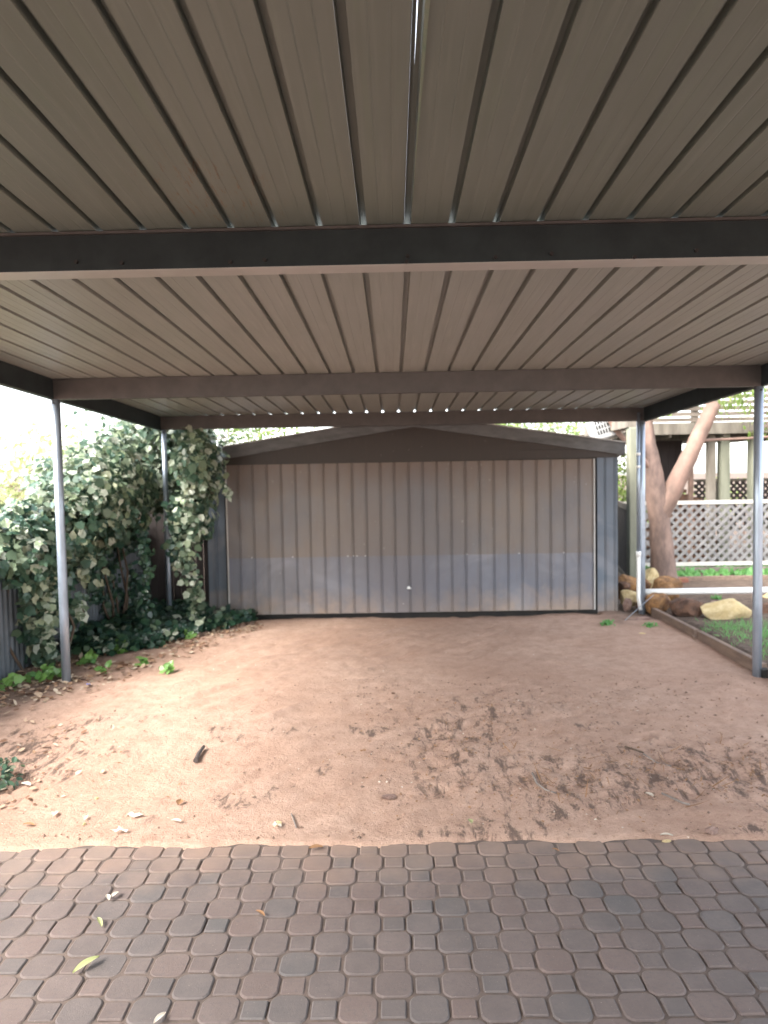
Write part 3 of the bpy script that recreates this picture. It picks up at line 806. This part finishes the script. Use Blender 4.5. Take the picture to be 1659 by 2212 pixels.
# ------------------------------------------------------------------ TREES BEYOND
def tree(name, lab, x, y, hgt, crown, mat, leafshape, lsize, n, trunk_r=.09, group=None, bark=None, holes=.42):
    t_ = thing(name, lab, 'tree', (x, y, 0), group)
    m = MB(); top = (random.uniform(-.2, .2), random.uniform(-.2, .2), hgt*.75)
    m.tube([(0,0,-.1), (.04,.02,hgt*.25), (top[0]*.6, top[1]*.6, hgt*.5), top], [trunk_r*1.2, trunk_r, trunk_r*.75, trunk_r*.35], 10, .08)
    m.build('trunk', bark or M_bark, t_)
    m = MB(); L = []
    for (c, r) in crown:
        st = Vector((top[0]*.5, top[1]*.5, hgt*random.uniform(.3, .55)))
        mid = st.lerp(Vector(c), .5)+Vector((random.uniform(-.1, .1), random.uniform(-.1, .1), .1))
        m.tube([st, mid, c], [trunk_r*.5, trunk_r*.32, trunk_r*.12], 7, .1)
        for q in range(5):
            e = Vector(c)+Vector((random.uniform(-1, 1)*r[0], random.uniform(-1, 1)*r[1], random.uniform(-.7, 1)*r[2]))*.8
            m.tube([mid, Vector(c).lerp(e, .5), e], [trunk_r*.2, trunk_r*.12, trunk_r*.05], 5, .1)
        L.append(shell(c, r, int(n*r[0]*r[2]), .75, holes, .35))
    m.build('limbs', bark or M_bark, t_)
    P, N = cat(L)
    q = link('crown', leaf_mesh('crown', P, norml(N+np.array([0, 0, .6])), lsize, mat, leafshape, .7), t_); q['kind'] = 'stuff'
    return t_
M_pale = leaf_mat('glare paled yellow green leaves', [(.30,.38,.14), (.46,.50,.24), (.60,.60,.36), (.34,.40,.18), (.66,.64,.44)], .5, .5)  # leaf colours lifted very pale to carry the overexposed glare
tree('leafy_tree', 'pale yellow green tree glaring behind the left near post', -5.6, 9.2, 2.6, [((0,0,1.8),(.9,.8,.7)),((.9,-.3,1.4),(.7,.6,.6)),((-.8,.2,1.3),(.8,.7,.6)),((1.3,.2,2.1),(.6,.6,.5))], M_pale, 'oval', .09, 1900, .035, group='trees over the left fence')
tree('leafy_tree', 'glare paled shrub behind the ivy at the left edge of the picture', -4.7, 7.3, 1.7, [((0,0,1.15),(.6,.7,.5)),((-.6,.6,1.0),(.7,.6,.5)),((.35,.5,1.35),(.45,.5,.4))], M_pale, 'oval', .08, 1900, .02, group='trees over the left fence')
tree('leafy_tree', 'taller green tree rising behind the ivy and the far left post', -4.0, 11.2, 3.1, [((0,0,2.3),(1.0,.8,.65)),((1.2,-.2,2.25),(.7,.6,.5)),((.6,.2,1.7),(.9,.7,.6))], M_ivyl, 'oval', .09, 1700, group='trees over the left fence')
tree('leafy_tree', 'olive leaved tree top showing above the left slope of the shed roof', -1.9, 11.6, 2.7, [((0,0,2.45),(.75,.6,.36)),((-.7,0,2.5),(.6,.5,.4))], M_lime, 'oval', .07, 2400, .05, group='trees over the left fence', holes=.4)
tree('lime_tree', 'lime green tree top above the right slope of the shed roof', 3.0, 16.0, 3.2, [((0,0,2.6),(.9,.7,.6)),((-.9,.2,2.7),(.8,.6,.45)),((1.1,0,2.5),(.8,.7,.6))], M_lime, 'gum', .16, 2600, .07, holes=.40)
tree('lime_shrub', 'lime green shrub between the shed and the weathered timber post', 4.15, 13.4, 2.0, [((0,0,1.5),(.5,.5,.6)),((0,.1,.8),(.6,.5,.6))], M_lime, 'oval', .08, 3600, .03, holes=.3)
tree('drooping_gum', 'gum foliage hanging beside the right near post', 6.9, 12.2, 3.2, [((-.4,-.8,2.8),(.6,.5,.45)),((-.9,-.4,2.45),(.35,.4,.3)),((.2,-1.0,2.4),(.5,.5,.5))], M_lime, 'gum', .17, 2000, .08)
tree('garden_shrub', 'green shrub seen through the gap below the raised deck', 8.2, 17.5, 1.6, [((0,0,.9),(1.4,.8,.65)),((-1.6,0,.8),(1.2,.8,.6))], M_lime, 'oval', .10, 900, .05)
# mature gum tree in front of the deck
gum = thing('gum_tree', 'gum tree with rough pinkish trunk and a sawn off limb behind the far right post', 'tree', (3.95, 10.9, 0))
m = MB(); r2 = random.Random(3)
tp = [(.04,0,-.1),(.02,0,.12),(0,0,.45),(-.04,0,.9),(-.08,0,1.35),(-.14,0,1.75),(-.22,.02,2.2),(-.30,.04,2.9),(-.36,.1,3.8),(-.3,.1,4.9)]
tr = [.25,.195,.17,.155,.155,.125,.11,.10,.095,.075]
def fine(pts, rad, k=4):
    P_ = []; r_ = []
    for i in range(len(pts)-1):
        for j in range(k):
            t = j/k; P_.append(Vector(pts[i]).lerp(Vector(pts[i+1]), t)); r_.append(rad[i]*(1-t)+rad[i+1]*t)
    return P_+[Vector(pts[-1])], r_+[rad[-1]]
a, b = fine(tp, tr); m.tube(a, b, 20, .06, rnd=r2); m.build('trunk', M_bark, gum)
lb = MB(); a, b = fine([(-.08,0,.85),(-.02,-.01,1.12),(.13,-.03,1.42),(.36,-.05,1.9),(.54,-.06,2.3),(.72,-.07,2.68)], [.11,.145,.14,.118,.108,.102]); lb.tube(a, b, 16, .05, rnd=r2)
lb.build('sawn_limb', M_bark2, gum)
lb = MB(); a, b = fine([(-.12,-.03,1.68),(-.4,-.1,1.98),(-.72,-.2,2.28),(-.95,-.25,2.6)], [.05,.042,.036,.028]); lb.tube(a, b, 10, .06, rnd=r2)
lb.build('branch', M_bark2, gum)
lb = MB(); a, b = fine([(.42,-.05,2.14),(.8,.1,2.16),(1.3,.1,2.17),(2.1,.1,2.22)], [.03,.02,.018,.015], 5); lb.tube(a, b, 8, .08, rnd=r2)
lb.build('branch', M_bark2, gum)
P, N = cat([shell((1.1,.2,2.75),(.5,.3,.22),150,.8), shell((2.2,.3,2.8),(.5,.4,.3),200,.8), shell((-.3,.2,4.6),(1.5,1.3,.8),1500,.8,.42,.4), shell((1.0,0,4.2),(1.1,1.,.6),900,.8,.42,.4), shell((.3,-.2,2.95),(.35,.3,.18),120,.8), shell((-.1,-.1,2.62),(.22,.2,.16),60,.8), shell((1.25,-.1,2.9),(.4,.3,.25),120,.8), shell((1.95,0,2.28),(.28,.2,.12),90,.8)])
q = link('foliage', leaf_mesh('foliage', P, N, .14, M_lime, 'gum', .6, 1.2), gum); q['kind'] = 'stuff'

# ------------------------------------------------------------------ RAISED TIMBER DECK AND LATTICE
deck = thing('raised_deck', 'raised weathered timber deck on posts behind the gum tree', 'deck', (5, 12.5, 0)); deck.location = (0, 0, 0)
YD = 12.3; zb0 = atY(1500, 948, YD)[2]; 
bx = MB().beam((3.55, YD, 2.405), (9.2, YD, 2.405), .06, .19).build('fascia_beam', M_wood, deck)
for k in range(11):
    z = 2.545+k*.092
    MB().beam((3.55, YD-.02+random.uniform(-.004, .004), z), (9.2, YD-.02, z+random.uniform(-.006, .006)), .02, .068).build('slat', M_slat, deck)
for x in (3.62, 5.0, 6.45, 7.9): MB().box((x-.05, YD+.0, 2.5), (x+.05, YD+.09, 3.6)).build('rail_post', M_wood, deck)
for k in range(13):
    x = 3.7+k*.45; MB().box((x-.022, YD+.04, 2.26), (x+.022, YD+3.0, 2.40)).build('joist', M_wood, deck)
for k in range(24):
    y = YD+.05+k*.122; MB().box((3.55, y, 2.405), (9.2, y+.115, 2.43)).build('deck_board', M_slat, deck)
for (px, w, mt, yy) in ((1535, .12, M_wood, 12.5), (1563, .15, M_woodg, 12.5), (1628, .15, M_woodg, 12.5), (1492, .07, M_bark2, 12.9)):
    q = atY(px, 1020, yy); MB().box((q[0]-w/2, yy-w/2, -.05), (q[0]+w/2, yy+w/2, 2.30)).build('deck_post', mt, deck)
# tall corner post with rounded edges, next to the downpipe
po = MB().box((3.16, 9.93, -.1), (3.33, 10.08, 2.30)).build('timber_post', M_woodg); bevel(po, .015)
tag(po, 'pale weathered square timber post behind the downpipe at the shed corner', 'post')
cb = MB().box((3.14, 9.95, 2.30), (3.34, 12.2, 2.46)).build('deck_bearer', M_wood, deck)

for k in range(6):
    x = 4.52+k*.125; MB().box((x, 13.55, 1.25), (x+.12, 13.58, 2.26)).build('shade_board', M_dfence, deck)  # dark boards added to stand for the gloom beneath the deck
# stone retaining pile below deck
pile = thing('stone_wall', 'low dry stacked brown stone wall in the shade under the deck', 'stone wall', (5.2, 13.2, 0)); pile.location = (0, 0, 0)
rr = random.Random(9)
def slab(w, d, h, R):
    n = 8; v = []
    for z, s in ((0, .92), (h*.5, 1.), (h, .9)):
        for k in range(n):
            t = 2*PI*(k+.5)/n; c, s_ = math.cos(t), math.sin(t)
            e = .62; v.append((w/2*math.copysign(abs(c)**e, c)*s*R.uniform(.9, 1.08), d/2*math.copysign(abs(s_)**e, s_)*s*R.uniform(.9, 1.08), z+R.uniform(-.1, .1)*h))
    f = [tuple(range(n))[::-1], tuple(range(2*n, 3*n))]+[(L*n+k, L*n+(k+1) % n, (L+1)*n+(k+1) % n, (L+1)*n+k) for L in (0, 1) for k in range(n)]
    return MB().add(v, f)
st = [slab(.34, .3, .085, rr).mesh('stone', m_) for m_ in (M_rkB, M_rkP, M_rkB, M_rkB)]
for lay in range(19):
    x = 4.35+rr.uniform(0, .2)
    while x < 5.75-max(0, lay-13)*.14:
        o = link('stone', rr.choice(st), pile, (x, 13.3+rr.uniform(-.04, .04), lay*.08-.05)); o.rotation_euler = (rr.gauss(0, .04), rr.gauss(0, .05), rr.uniform(-.3, .3)); o.scale = (rr.uniform(.7, 1.2), 1, rr.uniform(.85, 1.1)); x += rr.uniform(.26, .38)

def lattice(name, lab, p, q, z0, z1, sp, w, mat, tm, top=.055, single=False):
    L_ = thing(name, lab, 'lattice', (0, 0, 0)); p = np.array(p, float); q = np.array(q, float); D = np.linalg.norm(q-p); u = (q-p)/D
    nrm_ = np.array([-u[1], u[0]])
    for layer, sg in ((0, 1), (1, -1)):
        H = z1-z0; s = -H
        while s < D:
            a0 = max(0, s); b0 = min(D, s+H)
            if b0-a0 > .03:
                if sg > 0: A = (a0, z0+(a0-s)); B = (b0, z0+(b0-s))
                else: A = (a0, z1-(a0-s)); B = (b0, z1-(b0-s))
                off = nrm_*(.007*(layer*2-1))
                MB().beam((p[0]+u[0]*A[0]+off[0], p[1]+u[1]*A[0]+off[1], A[1]), (p[0]+u[0]*B[0]+off[0], p[1]+u[1]*B[0]+off[1], B[1]), w, .009, (nrm_[0], nrm_[1], .001)).build('lattice_strip', mat, L_)
            s += sp
    for z, hh in ((z1+.02, top), (z0-.02, top)):
        MB().beam((p[0], p[1], z), (q[0], q[1], z), .05, hh).build('lattice_rail', tm, L_)
    return L_
M_rail = simple('pale sunlit rail', (.55,.52,.47), (.44,.41,.36), 6, .8, 0, .3)
lattice('lattice_fence', 'long grey diagonal lattice screen between the gum trunk and the right near post', (3.75, 12.15), (7.6, 12.15), .20, 1.17, .150, .045, M_latt, M_rail, .06)
lattice('lattice_fence', 'small dark brown lattice panel between the shed corner and the weathered post', (3.22, 10.15), (3.62, 12.1), .24, 1.20, .085, .052, M_lattd, M_wood, .08)
lattice('lattice_fence', 'far lattice panel in shade behind the deck posts', (5.75, 14.2), (7.6, 14.2), .6, 1.5, .12, .045, M_lattd, M_wood, .05)
# timber plank below the long lattice
o = MB().beam((3.9, 12.0, .07), (7.8, 11.9, .07), .05, .15).build('garden_plank', M_wood); tag(o, 'long weathered plank lying at the foot of the grey lattice', 'plank'); bevel(o, .008)
o = MB().beam((4.0, 11.2, .06), (7.6, 11.2, .06), .06, .10).build('garden_plank', M_slp); tag(o, 'brown plank edging half buried in the dark soil in front of the lattice', 'plank'); bevel(o, .008)
# sleeper edging
sl_ = thing('timber_edging', 'brown timber sleeper edging along the right side of the driveway', 'edging', (3.04, 7.4, 0)); sl_.location = (0, 0, 0)
for (ya, yb_) in ((8.70, 7.42), (7.38, 6.06), (6.00, 4.6)):
    o = MB().beam((3.045+.01*(ya < 6.1), ya, .035), (3.03+.03*(ya < 6.1), yb_, .04), .055, .14).build('sleeper', M_slp, sl_); bevel(o, .008)
MB().box((2.985, 7.36, -.03), (3.012, 7.44, .05)).build('stake', M_slp, sl_)

# vented white plastic unit on the corner of the deck
vu = thing('vent_unit', 'rounded white vented plastic unit with rows of dark slots above the shed eave', 'vent unit', (3.12, 10.9, 2.36))
vu.rotation_euler = (0, -.30, -.1)
m = MB(); N_ = 24; v = []
def sup(t, a, b, e=.55): c, s = math.cos(t), math.sin(t); return (a*math.copysign(abs(c)**e, c), b*math.copysign(abs(s)**e, s))
for (yy, k) in ((-.16, .80), (-.145, .93), (-.11, 1.), (.12, 1.), (.16, .85)):
    for i in range(N_): c = sup(2*PI*i/N_, .24*k, .165*k); v.append((c[0], yy, c[1]))
f = [tuple(range(N_)), tuple(range(4*N_, 5*N_))[::-1]]+[(L*N_+k, L*N_+(k+1) % N_, (L+1)*N_+(k+1) % N_, (L+1)*N_+k) for L in range(4) for k in range(N_)]
m.add(v, f, True); m.build('casing', simple('dull white casing', (.42,.42,.41), (.34,.34,.33), 5, .5, 0, .05), vu)
for r_ in range(3):
    for k in range(8):
        MB().box((-.160+k*.040, -.168, -.075+r_*.078), (-.136+k*.040, -.156, -.015+r_*.078)).build('slot', M_black, vu)
MB().box((-.24, -.12, -.19), (.24, .12, -.155)).build('base_tray', M_wood, vu)

# ------------------------------------------------------------------ ROCKS
def rockmesh(sz, mat, seed, sub=4, sharp=.26):
    import bmesh
    bm = bmesh.new(); bmesh.ops.create_icosphere(bm, subdivisions=sub, radius=1); R_r = random.Random(seed)
    pl = [(Vector((R_r.gauss(0, 1), R_r.gauss(0, 1), R_r.gauss(0, 1))).normalized(), R_r.uniform(.60, .86)) for _ in range(20)]
    for v in bm.verts:
        d = v.co.normalized(); r = 1.
        for n_, h_ in pl:
            c = d.dot(n_)+.0
            if c > 1e-3: r = min(r, h_/c)
        r *= 1+sharp*1.1*(float(fbm(d.x*1.5+seed, d.y*1.5+d.z, .7, 3, seed % 9))-.5)
        v.co = Vector((d.x*sz[0]*r, d.y*sz[1]*r, d.z*sz[2]*r))
    me = bpy.data.meshes.new('rock'); bm.to_mesh(me); bm.free(); me.materials.append(mat)
    for p_ in me.polygons: p_.use_smooth = False
    return me
rocks = [
 ((3.33,8.45,.12),(.24,.18,.19),M_rkB,1,'large brown sandstone rock behind the end of the timber edging'),
 ((3.72,8.25,.12),(.32,.16,.20),M_rkY,2,'flat pale yellow rock lying right of the large brown one'),
 ((3.13,8.78,.14),(.16,.15,.19),M_rkO,3,'orange brown rock standing just right of the far right post'),
 ((3.34,9.05,.18),(.17,.15,.18),M_rkO,4,'pointed orange rock under the white pipe'),
 ((3.00,9.42,.24),(.22,.17,.19),M_rkO,5,'top orange rock of the pile beside the shed wall'),
 ((2.93,9.15,.14),(.17,.14,.13),M_rkY,6,'cream topped rock in the middle of the pile by the shed'),
 ((3.10,9.20,.10),(.12,.11,.08),M_rkP,7,'greyish pink rock below the downpipe'),
 ((2.83,8.98,.09),(.07,.06,.09),M_rkP,8,'small round pink stone against the shed wall foot'),
 ((3.02,8.95,.05),(.12,.10,.09),M_rkB,9,'dark brown rock at the bottom of the pile by the shed'),
 ((3.45,10.0,.20),(.18,.15,.26),M_rkY,10,'pale rock peeping between the post and the gum trunk'),
 ((3.62,9.9,.16),(.25,.16,.18),M_rkO,11,'broad orange rock at the foot of the gum trunk'),
 ((4.32,8.55,.05),(.20,.16,.13),M_rkB,12,'brown rock behind the right near post'),
 ((2.86,8.48,.01),(.14,.06,.03),M_rkP,13,'thin flat pinkish slab beside the far right post'),
 ((2.58,7.72,.005),(.05,.035,.02),M_rkY,14,'single cream pebble on the sand near the edging'),
 ((3.94,9.05,.06),(.09,.07,.06),M_rkP,15,'small cream stone behind the pale yellow rock'),
 ((2.90,9.32,.27),(.10,.09,.08),M_rkB,17,'small brown rock tucked against the shed side'),
 ((3.20,9.5,.26),(.11,.1,.09),M_rkO,18,'rusty rock behind the white lower pipe'),
 ((3.30,9.05,.05),(.10,.09,.08),M_rkB,19,'dark rock wedged below the pointed orange rock'),
 ((4.9,9.5,.04),(.22,.16,.13),M_rkY,20,'sunlit cream rock at the right edge behind the near post'),
]
for i, (loc, sz, mt, sd, lab) in enumerate(rocks):
    o = link('rock', rockmesh(sz, mt, sd*7+1), None, loc); o.rotation_euler = (0, 0, 0); tag(o, lab, 'rock', 'garden rocks')
o = MB().box((-.11, -.05, 0), (.11, .05, .07)).build('brick', M_brick); o.location = (4.27, 11.05, .04); o.rotation_euler = (0, 0, .15); bevel(o, .006); tag(o, 'red brick on the dark soil right of the gum trunk', 'brick')
# fine wire / twigs leaning by the post
for (a, b, lab) in (((1350,1340,0.02),(1412,1285,.2),'thin grey wire strand leaning by the far right post'),):
    p0 = atZ(a[0], a[1], a[2]); q0 = atY(b[0], b[1], 8.6)
    o = MB().tube([p0, tuple((Vector(p0)+Vector(q0))/2+Vector((.02, 0, .02))), q0], .0035, 5).build('wire', M_post); tag(o, lab, 'wire')

# ------------------------------------------------------------------ GRASS in the bed
n = 12000; P = np.stack([rng.uniform(3.15, 4.6, n), rng.uniform(5.6, 8.15, n), np.zeros(n)], 1)
wgt = bump_at(P[:, 0], P[:, 1], 3.75, 7.0, .42, .65)+bump_at(P[:, 0], P[:, 1], 3.38, 7.6, .25, .15)*.8+bump_at(P[:, 0], P[:, 1], 3.45, 6.9, .2, .1)*.3
P = P[(rng.random(n) < wgt) & (fbm(P[:, 0], P[:, 1], .12, 3, 88) > .42)]; P[:, 2] = ground_h(P[:, 0], P[:, 1])-.004
o = link('grass', leaf_mesh('grass', P, np.tile([0, -.8, .4], (len(P), 1)), .075, M_grass, 'blade', .6, up=1.)); tag(o, 'short bright green grass in the bed beside the right near post', 'grass', kind='stuff')
P2 = np.stack([rng.uniform(3.9, 7.5, 900), rng.uniform(11.3, 12.6, 900), np.zeros(900)], 1); P2[:, 2] = ground_h(P2[:, 0], P2[:, 1])
o = link('grass', leaf_mesh('grass', P2, np.tile([0, -.8, .4], (900, 1)), .11, M_grass, 'oval', .6, up=1.)); tag(o, 'low green weeds along the foot of the long lattice', 'weeds', kind='stuff')

# ------------------------------------------------------------------ LITTER
def litter(name, lab, n, reg, dens, size, mat, shape='oval', lift=.012):
    P = np.stack([rng.uniform(reg[0], reg[1], n), rng.uniform(reg[2], reg[3], n), np.zeros(n)], 1)
    P = P[rng.random(n) < dens(P[:, 0], P[:, 1])]; P[:, 2] = ground_h(P[:, 0], P[:, 1])+lift*rng.random(len(P))+.003
    o = link(name, leaf_mesh(name, P, np.tile([0, 0, 1.], (len(P), 1)), size, mat, shape, .28, 0)); tag(o, lab, 'litter', kind='stuff')
litter('leaf_litter', 'brown dry leaf litter banked along the ivy edge', 5200, (-3.2, -1.5, 4.9, 8.9),
       lambda x, y: np.clip((-2.25+(y-6.2)*.42-x)/.45, 0, 1)*.75*(fbm(x, y, .3, 2, 90) > .38), .060, M_litter)
litter('leaf_litter', 'pale gum leaves gathered in the near left corner of the sand', 1500, (-2.9, -1.2, 3.45, 5.2),
       lambda x, y: bump_at(x, y, -2.3, 4.25, .40, .6)*.5+.008, .042, M_litter)
litter('bark_crumbs', 'fine dark bark crumbs in the churned sand', 6000, (-2.6, 3.0, 3.42, 5.6),
       lambda x, y: churn_mask(x, y)*.6+.015, .018, M_dryb, 'oval', .006)
litter('bark_crumbs', 'scattered tiny pale chips over the driveway', 1300, (-2.6, 3.0, 3.45, 8.6),
       lambda x, y: .12+.4*(fbm(x, y, .5, 2, 91) > .6), .014, M_dryp, 'oval', .006)
litter('twig_litter', 'thin dark twigs in the churned sand at the right', 260, (.6, 2.9, 3.5, 4.8),
       lambda x, y: churn_mask(x, y), .11, M_dryb, 'blade', .02)
n = 9000; P = np.stack([rng.uniform(-2.6, 3.0, n), rng.uniform(3.38, 6.2, n), np.zeros(n)], 1)
P = P[rng.random(n) < churn_mask(P[:, 0], P[:, 1])*.9+.06+np.exp(-((P[:, 1]-3.42)/.06)**2)*.4]; P[:, 2] = ground_h(P[:, 0], P[:, 1])+.002; n = len(P)
O8 = np.array([(1,0,0),(-1,0,0),(0,1,0),(0,-1,0),(0,0,1),(0,0,-1.)]); F8 = np.array([(0,2,4),(2,1,4),(1,3,4),(3,0,4),(2,0,5),(1,2,5),(3,1,5),(0,3,5)])
sz_ = (.0035+.011*rng.random(n)**3)[:, None, None]; V8 = P[:, None, :]+(O8[None]*rng.uniform(.6, 1.3, (n, 6, 1))+rng.normal(0, .18, (n, 6, 3)))*sz_*np.array([1, 1, .75])
o = link('earth_clods', npmesh('earth_clods', V8.reshape(-1, 3), (F8[None]+np.arange(n)[:, None, None]*6).reshape(-1, 3), M_clod)); tag(o, 'small crumbled earth clods lying over the churned sand', 'earth clods', kind='stuff')
# individual leaves and bits
def curl_leaf(L, W, curl, mat, holes=False):
    v = []; n = 9
    for i in range(n):
        t = i/(n-1); w = W*math.sin(PI*min(1, t*.96+.04))**.7
        zz = curl*L*math.sin(PI*t)*.5+.002
        for s_ in (-1, -.4, .4, 1): v.append((w*s_*.5, (t-.5)*L, zz+abs(s_)*W*.28))
    f = [(i*4+k, i*4+k+1, i*4+k+5, i*4+k+4) for i in range(n-1) for k in range(3)]
    return MB().add(v, f, True).mesh('dry_leaf', mat, False)
def ragged(L, W, mat, sd):
    R = random.Random(sd); v = [(0, 0, .012)]; n = 13
    for k in range(n):
        t = 2*PI*k/n; r = R.uniform(.45, 1.05); v.append((L/2*math.cos(t)*r, W/2*math.sin(t)*r, R.uniform(.0, .022)))
    return MB().add(v, [(0, k+1, (k+1) % n+1) for k in range(n)], False).mesh('bark_flake', mat, False)
items = [
 (233,1944,.045,.016,M_dryp,.5,'pale curled leaf on the pavers, flatter one of a touching pair'), (249,1938,.04,.018,M_dryp,2.9,'pale curled leaf on the pavers, upright one of a touching pair'),
 (215,1997,.060,.014,M_dryg,.6,'thin yellow green gum leaf on the pavers at left'), (562,1978,.05,.014,M_dryb,.8,'slim brown leaf on the pavers left of centre'),
 (187,2090,.085,.022,M_dryg,-.7,'largest green tinged leaf on the pavers near the bottom left'), (683,1836,.055,.022,M_dryb,-1.3,'curled brown leaf on the first paver row'),
 (345,2205,.05,.014,M_dryp,-.4,'small pale leaf at the very bottom edge'), (1016,1782,.045,.020,M_dryg,.1,'yellowish leaf on the sand just above the paving'),
 (117,1762,.05,.028,M_dryp,.2,'cream leaf on the sand at far left'), (62,1785,.055,.022,M_dryb,1.4,'tan leaf near the left picture edge'),
 (388,1735,.045,.03,M_dryb,.0,'small rounded tan leaf left of centre on the sand'), (1402,1722,.05,.024,M_dryp,.5,'pale leaf on the sand at right'),
 (1440,1811,.05,.018,M_dryp,1.4,'pale leaf lying across the paving edge at right'), (55,1700,.06,.03,M_dryp,1.2,'broad cream leaf in the left litter patch'),
 (185,1768,.045,.016,M_dryp,.1,'narrow cream leaf beside a round pebble at left'), (380,1780,.05,.02,M_dryp,1.3,'pale leaf just above the paving at left'),
 (1200,1840,.03,.012,M_dryb,.9,'tiny brown leaf on the right pavers'), (110,1520,.06,.02,M_dryb,.9,'long brown leaf by the foot of the left post'),
]
for px, py, L, W, mt, rz, lab in items:
    x, y, z = atZ(px, py, 0); o = link('dry_leaf', curl_leaf(L*1.15, W*1.25, .18, mt), None, (x, y, max(gz(x, y), .001 if y < 3.38 else -1)+.004)); o.rotation_euler = (random.uniform(-.12, .12), .1, rz); tag(o, lab, 'leaf', 'fallen leaves')
for px, py, L, W, mt, lab in [(290,1762,.12,.055,M_dryp,'ragged cream bark flake, upper one of two near the paving'), (262,1802,.11,.05,M_dryp,'ragged cream bark flake, lower one of two near the paving'),
        (785,1635,.05,.03,M_dryb,'dark bark flake in the middle of the sand'), (598,1795,.05,.05,M_dryp,'pale rounded bark flake touching the paving edge')]:
    x, y, z = atZ(px, py, 0); o = link('bark_flake', ragged(L, W, mt, px), None, (x, y, gz(x, y)+.006)); tag(o, lab, 'bark flake')
stones = [(840,1724,(.052,.03,.017),M_rkP,'flat pinkish brick chip in the centre of the sand'), (1537,1806,(.035,.03,.022),M_rkP,'brown stone chip by the paving at right'),
 (600,1790,(.020,.018,.016),M_rkY,'round white pebble above the paving left of centre'), (209,1722,(.014,.014,.008),M_rkY,'tiny cream pebble at left'), (182,1780,(.012,.012,.008),M_rkY,'tiny cream pebble close to the left paving edge'),
 (1440,1815,(.03,.018,.01),M_rkY,'pale chip at the right paving edge'), (1700/2,1500,(.02,.015,.01),M_rkB,'small dark stone in the middle of the driveway')]
for px, py, sz, mt, lab in stones:
    x, y, z = atZ(px, py, 0); o = link('stone', rockmesh(sz, mt, int(px), 2), None, (x, y, gz(x, y)+sz[2]*.6)); tag(o, lab, 'stone', 'small stones on the sand')
def stick(pts, r, mat, lab):
    P_ = [(*atZ(px, py, 0)[:2],) for px, py in pts]
    P_ = [(x, y, gz(x, y)+r+.004) for x, y in P_]
    o = MB().tube(P_, [r*(1-.35*i/len(P_)) for i in range(len(P_))], 7, .15).build('stick', mat); tag(o, lab, 'stick', 'sticks on the sand')
M_stick = simple('grey dry stick', (.26,.22,.19), (.17,.14,.12), 20, .9, 0, .4)
stick([(1150,1680),(1160,1700),(1178,1713),(1200,1720)], .006, M_stick, 'curved grey stick on the churned sand right of centre')
stick([(422,1655),(430,1640),(440,1625)], .014, simple('charred stick', (.05,.04,.038), (.09,.07,.06), 20, .9, 0, .4), 'short dark charred stick on the left of the sand')
stick([(1390,1635),(1420,1655),(1450,1662)], .005, M_stick, 'thin twig at right on the sand')
stick([(1350,1622),(1390,1632)], .007, M_stem, 'dark short twig beside the thin one at right')
stick([(630,1770),(640,1795)], .004, M_stick, 'pale straight twig standing by the paving edge')
stick([(1430,1724),(1475,1745),(1490,1748)], .006, M_stick, 'crooked stick in the dark litter at right')
# blue plastic scrap
x, y, z = atZ(192, 1486, 0); M_blue = simple('blue plastic', (.16,.20,.55), (.2,.25,.6), 9, .4, 0, 0)
o = link('plastic_scrap', ragged(.045, .035, M_blue, 4), None, (x, y, gz(x, y)+.012)); tag(o, 'tiny blue plastic scrap on the soil beside the left post', 'scrap')
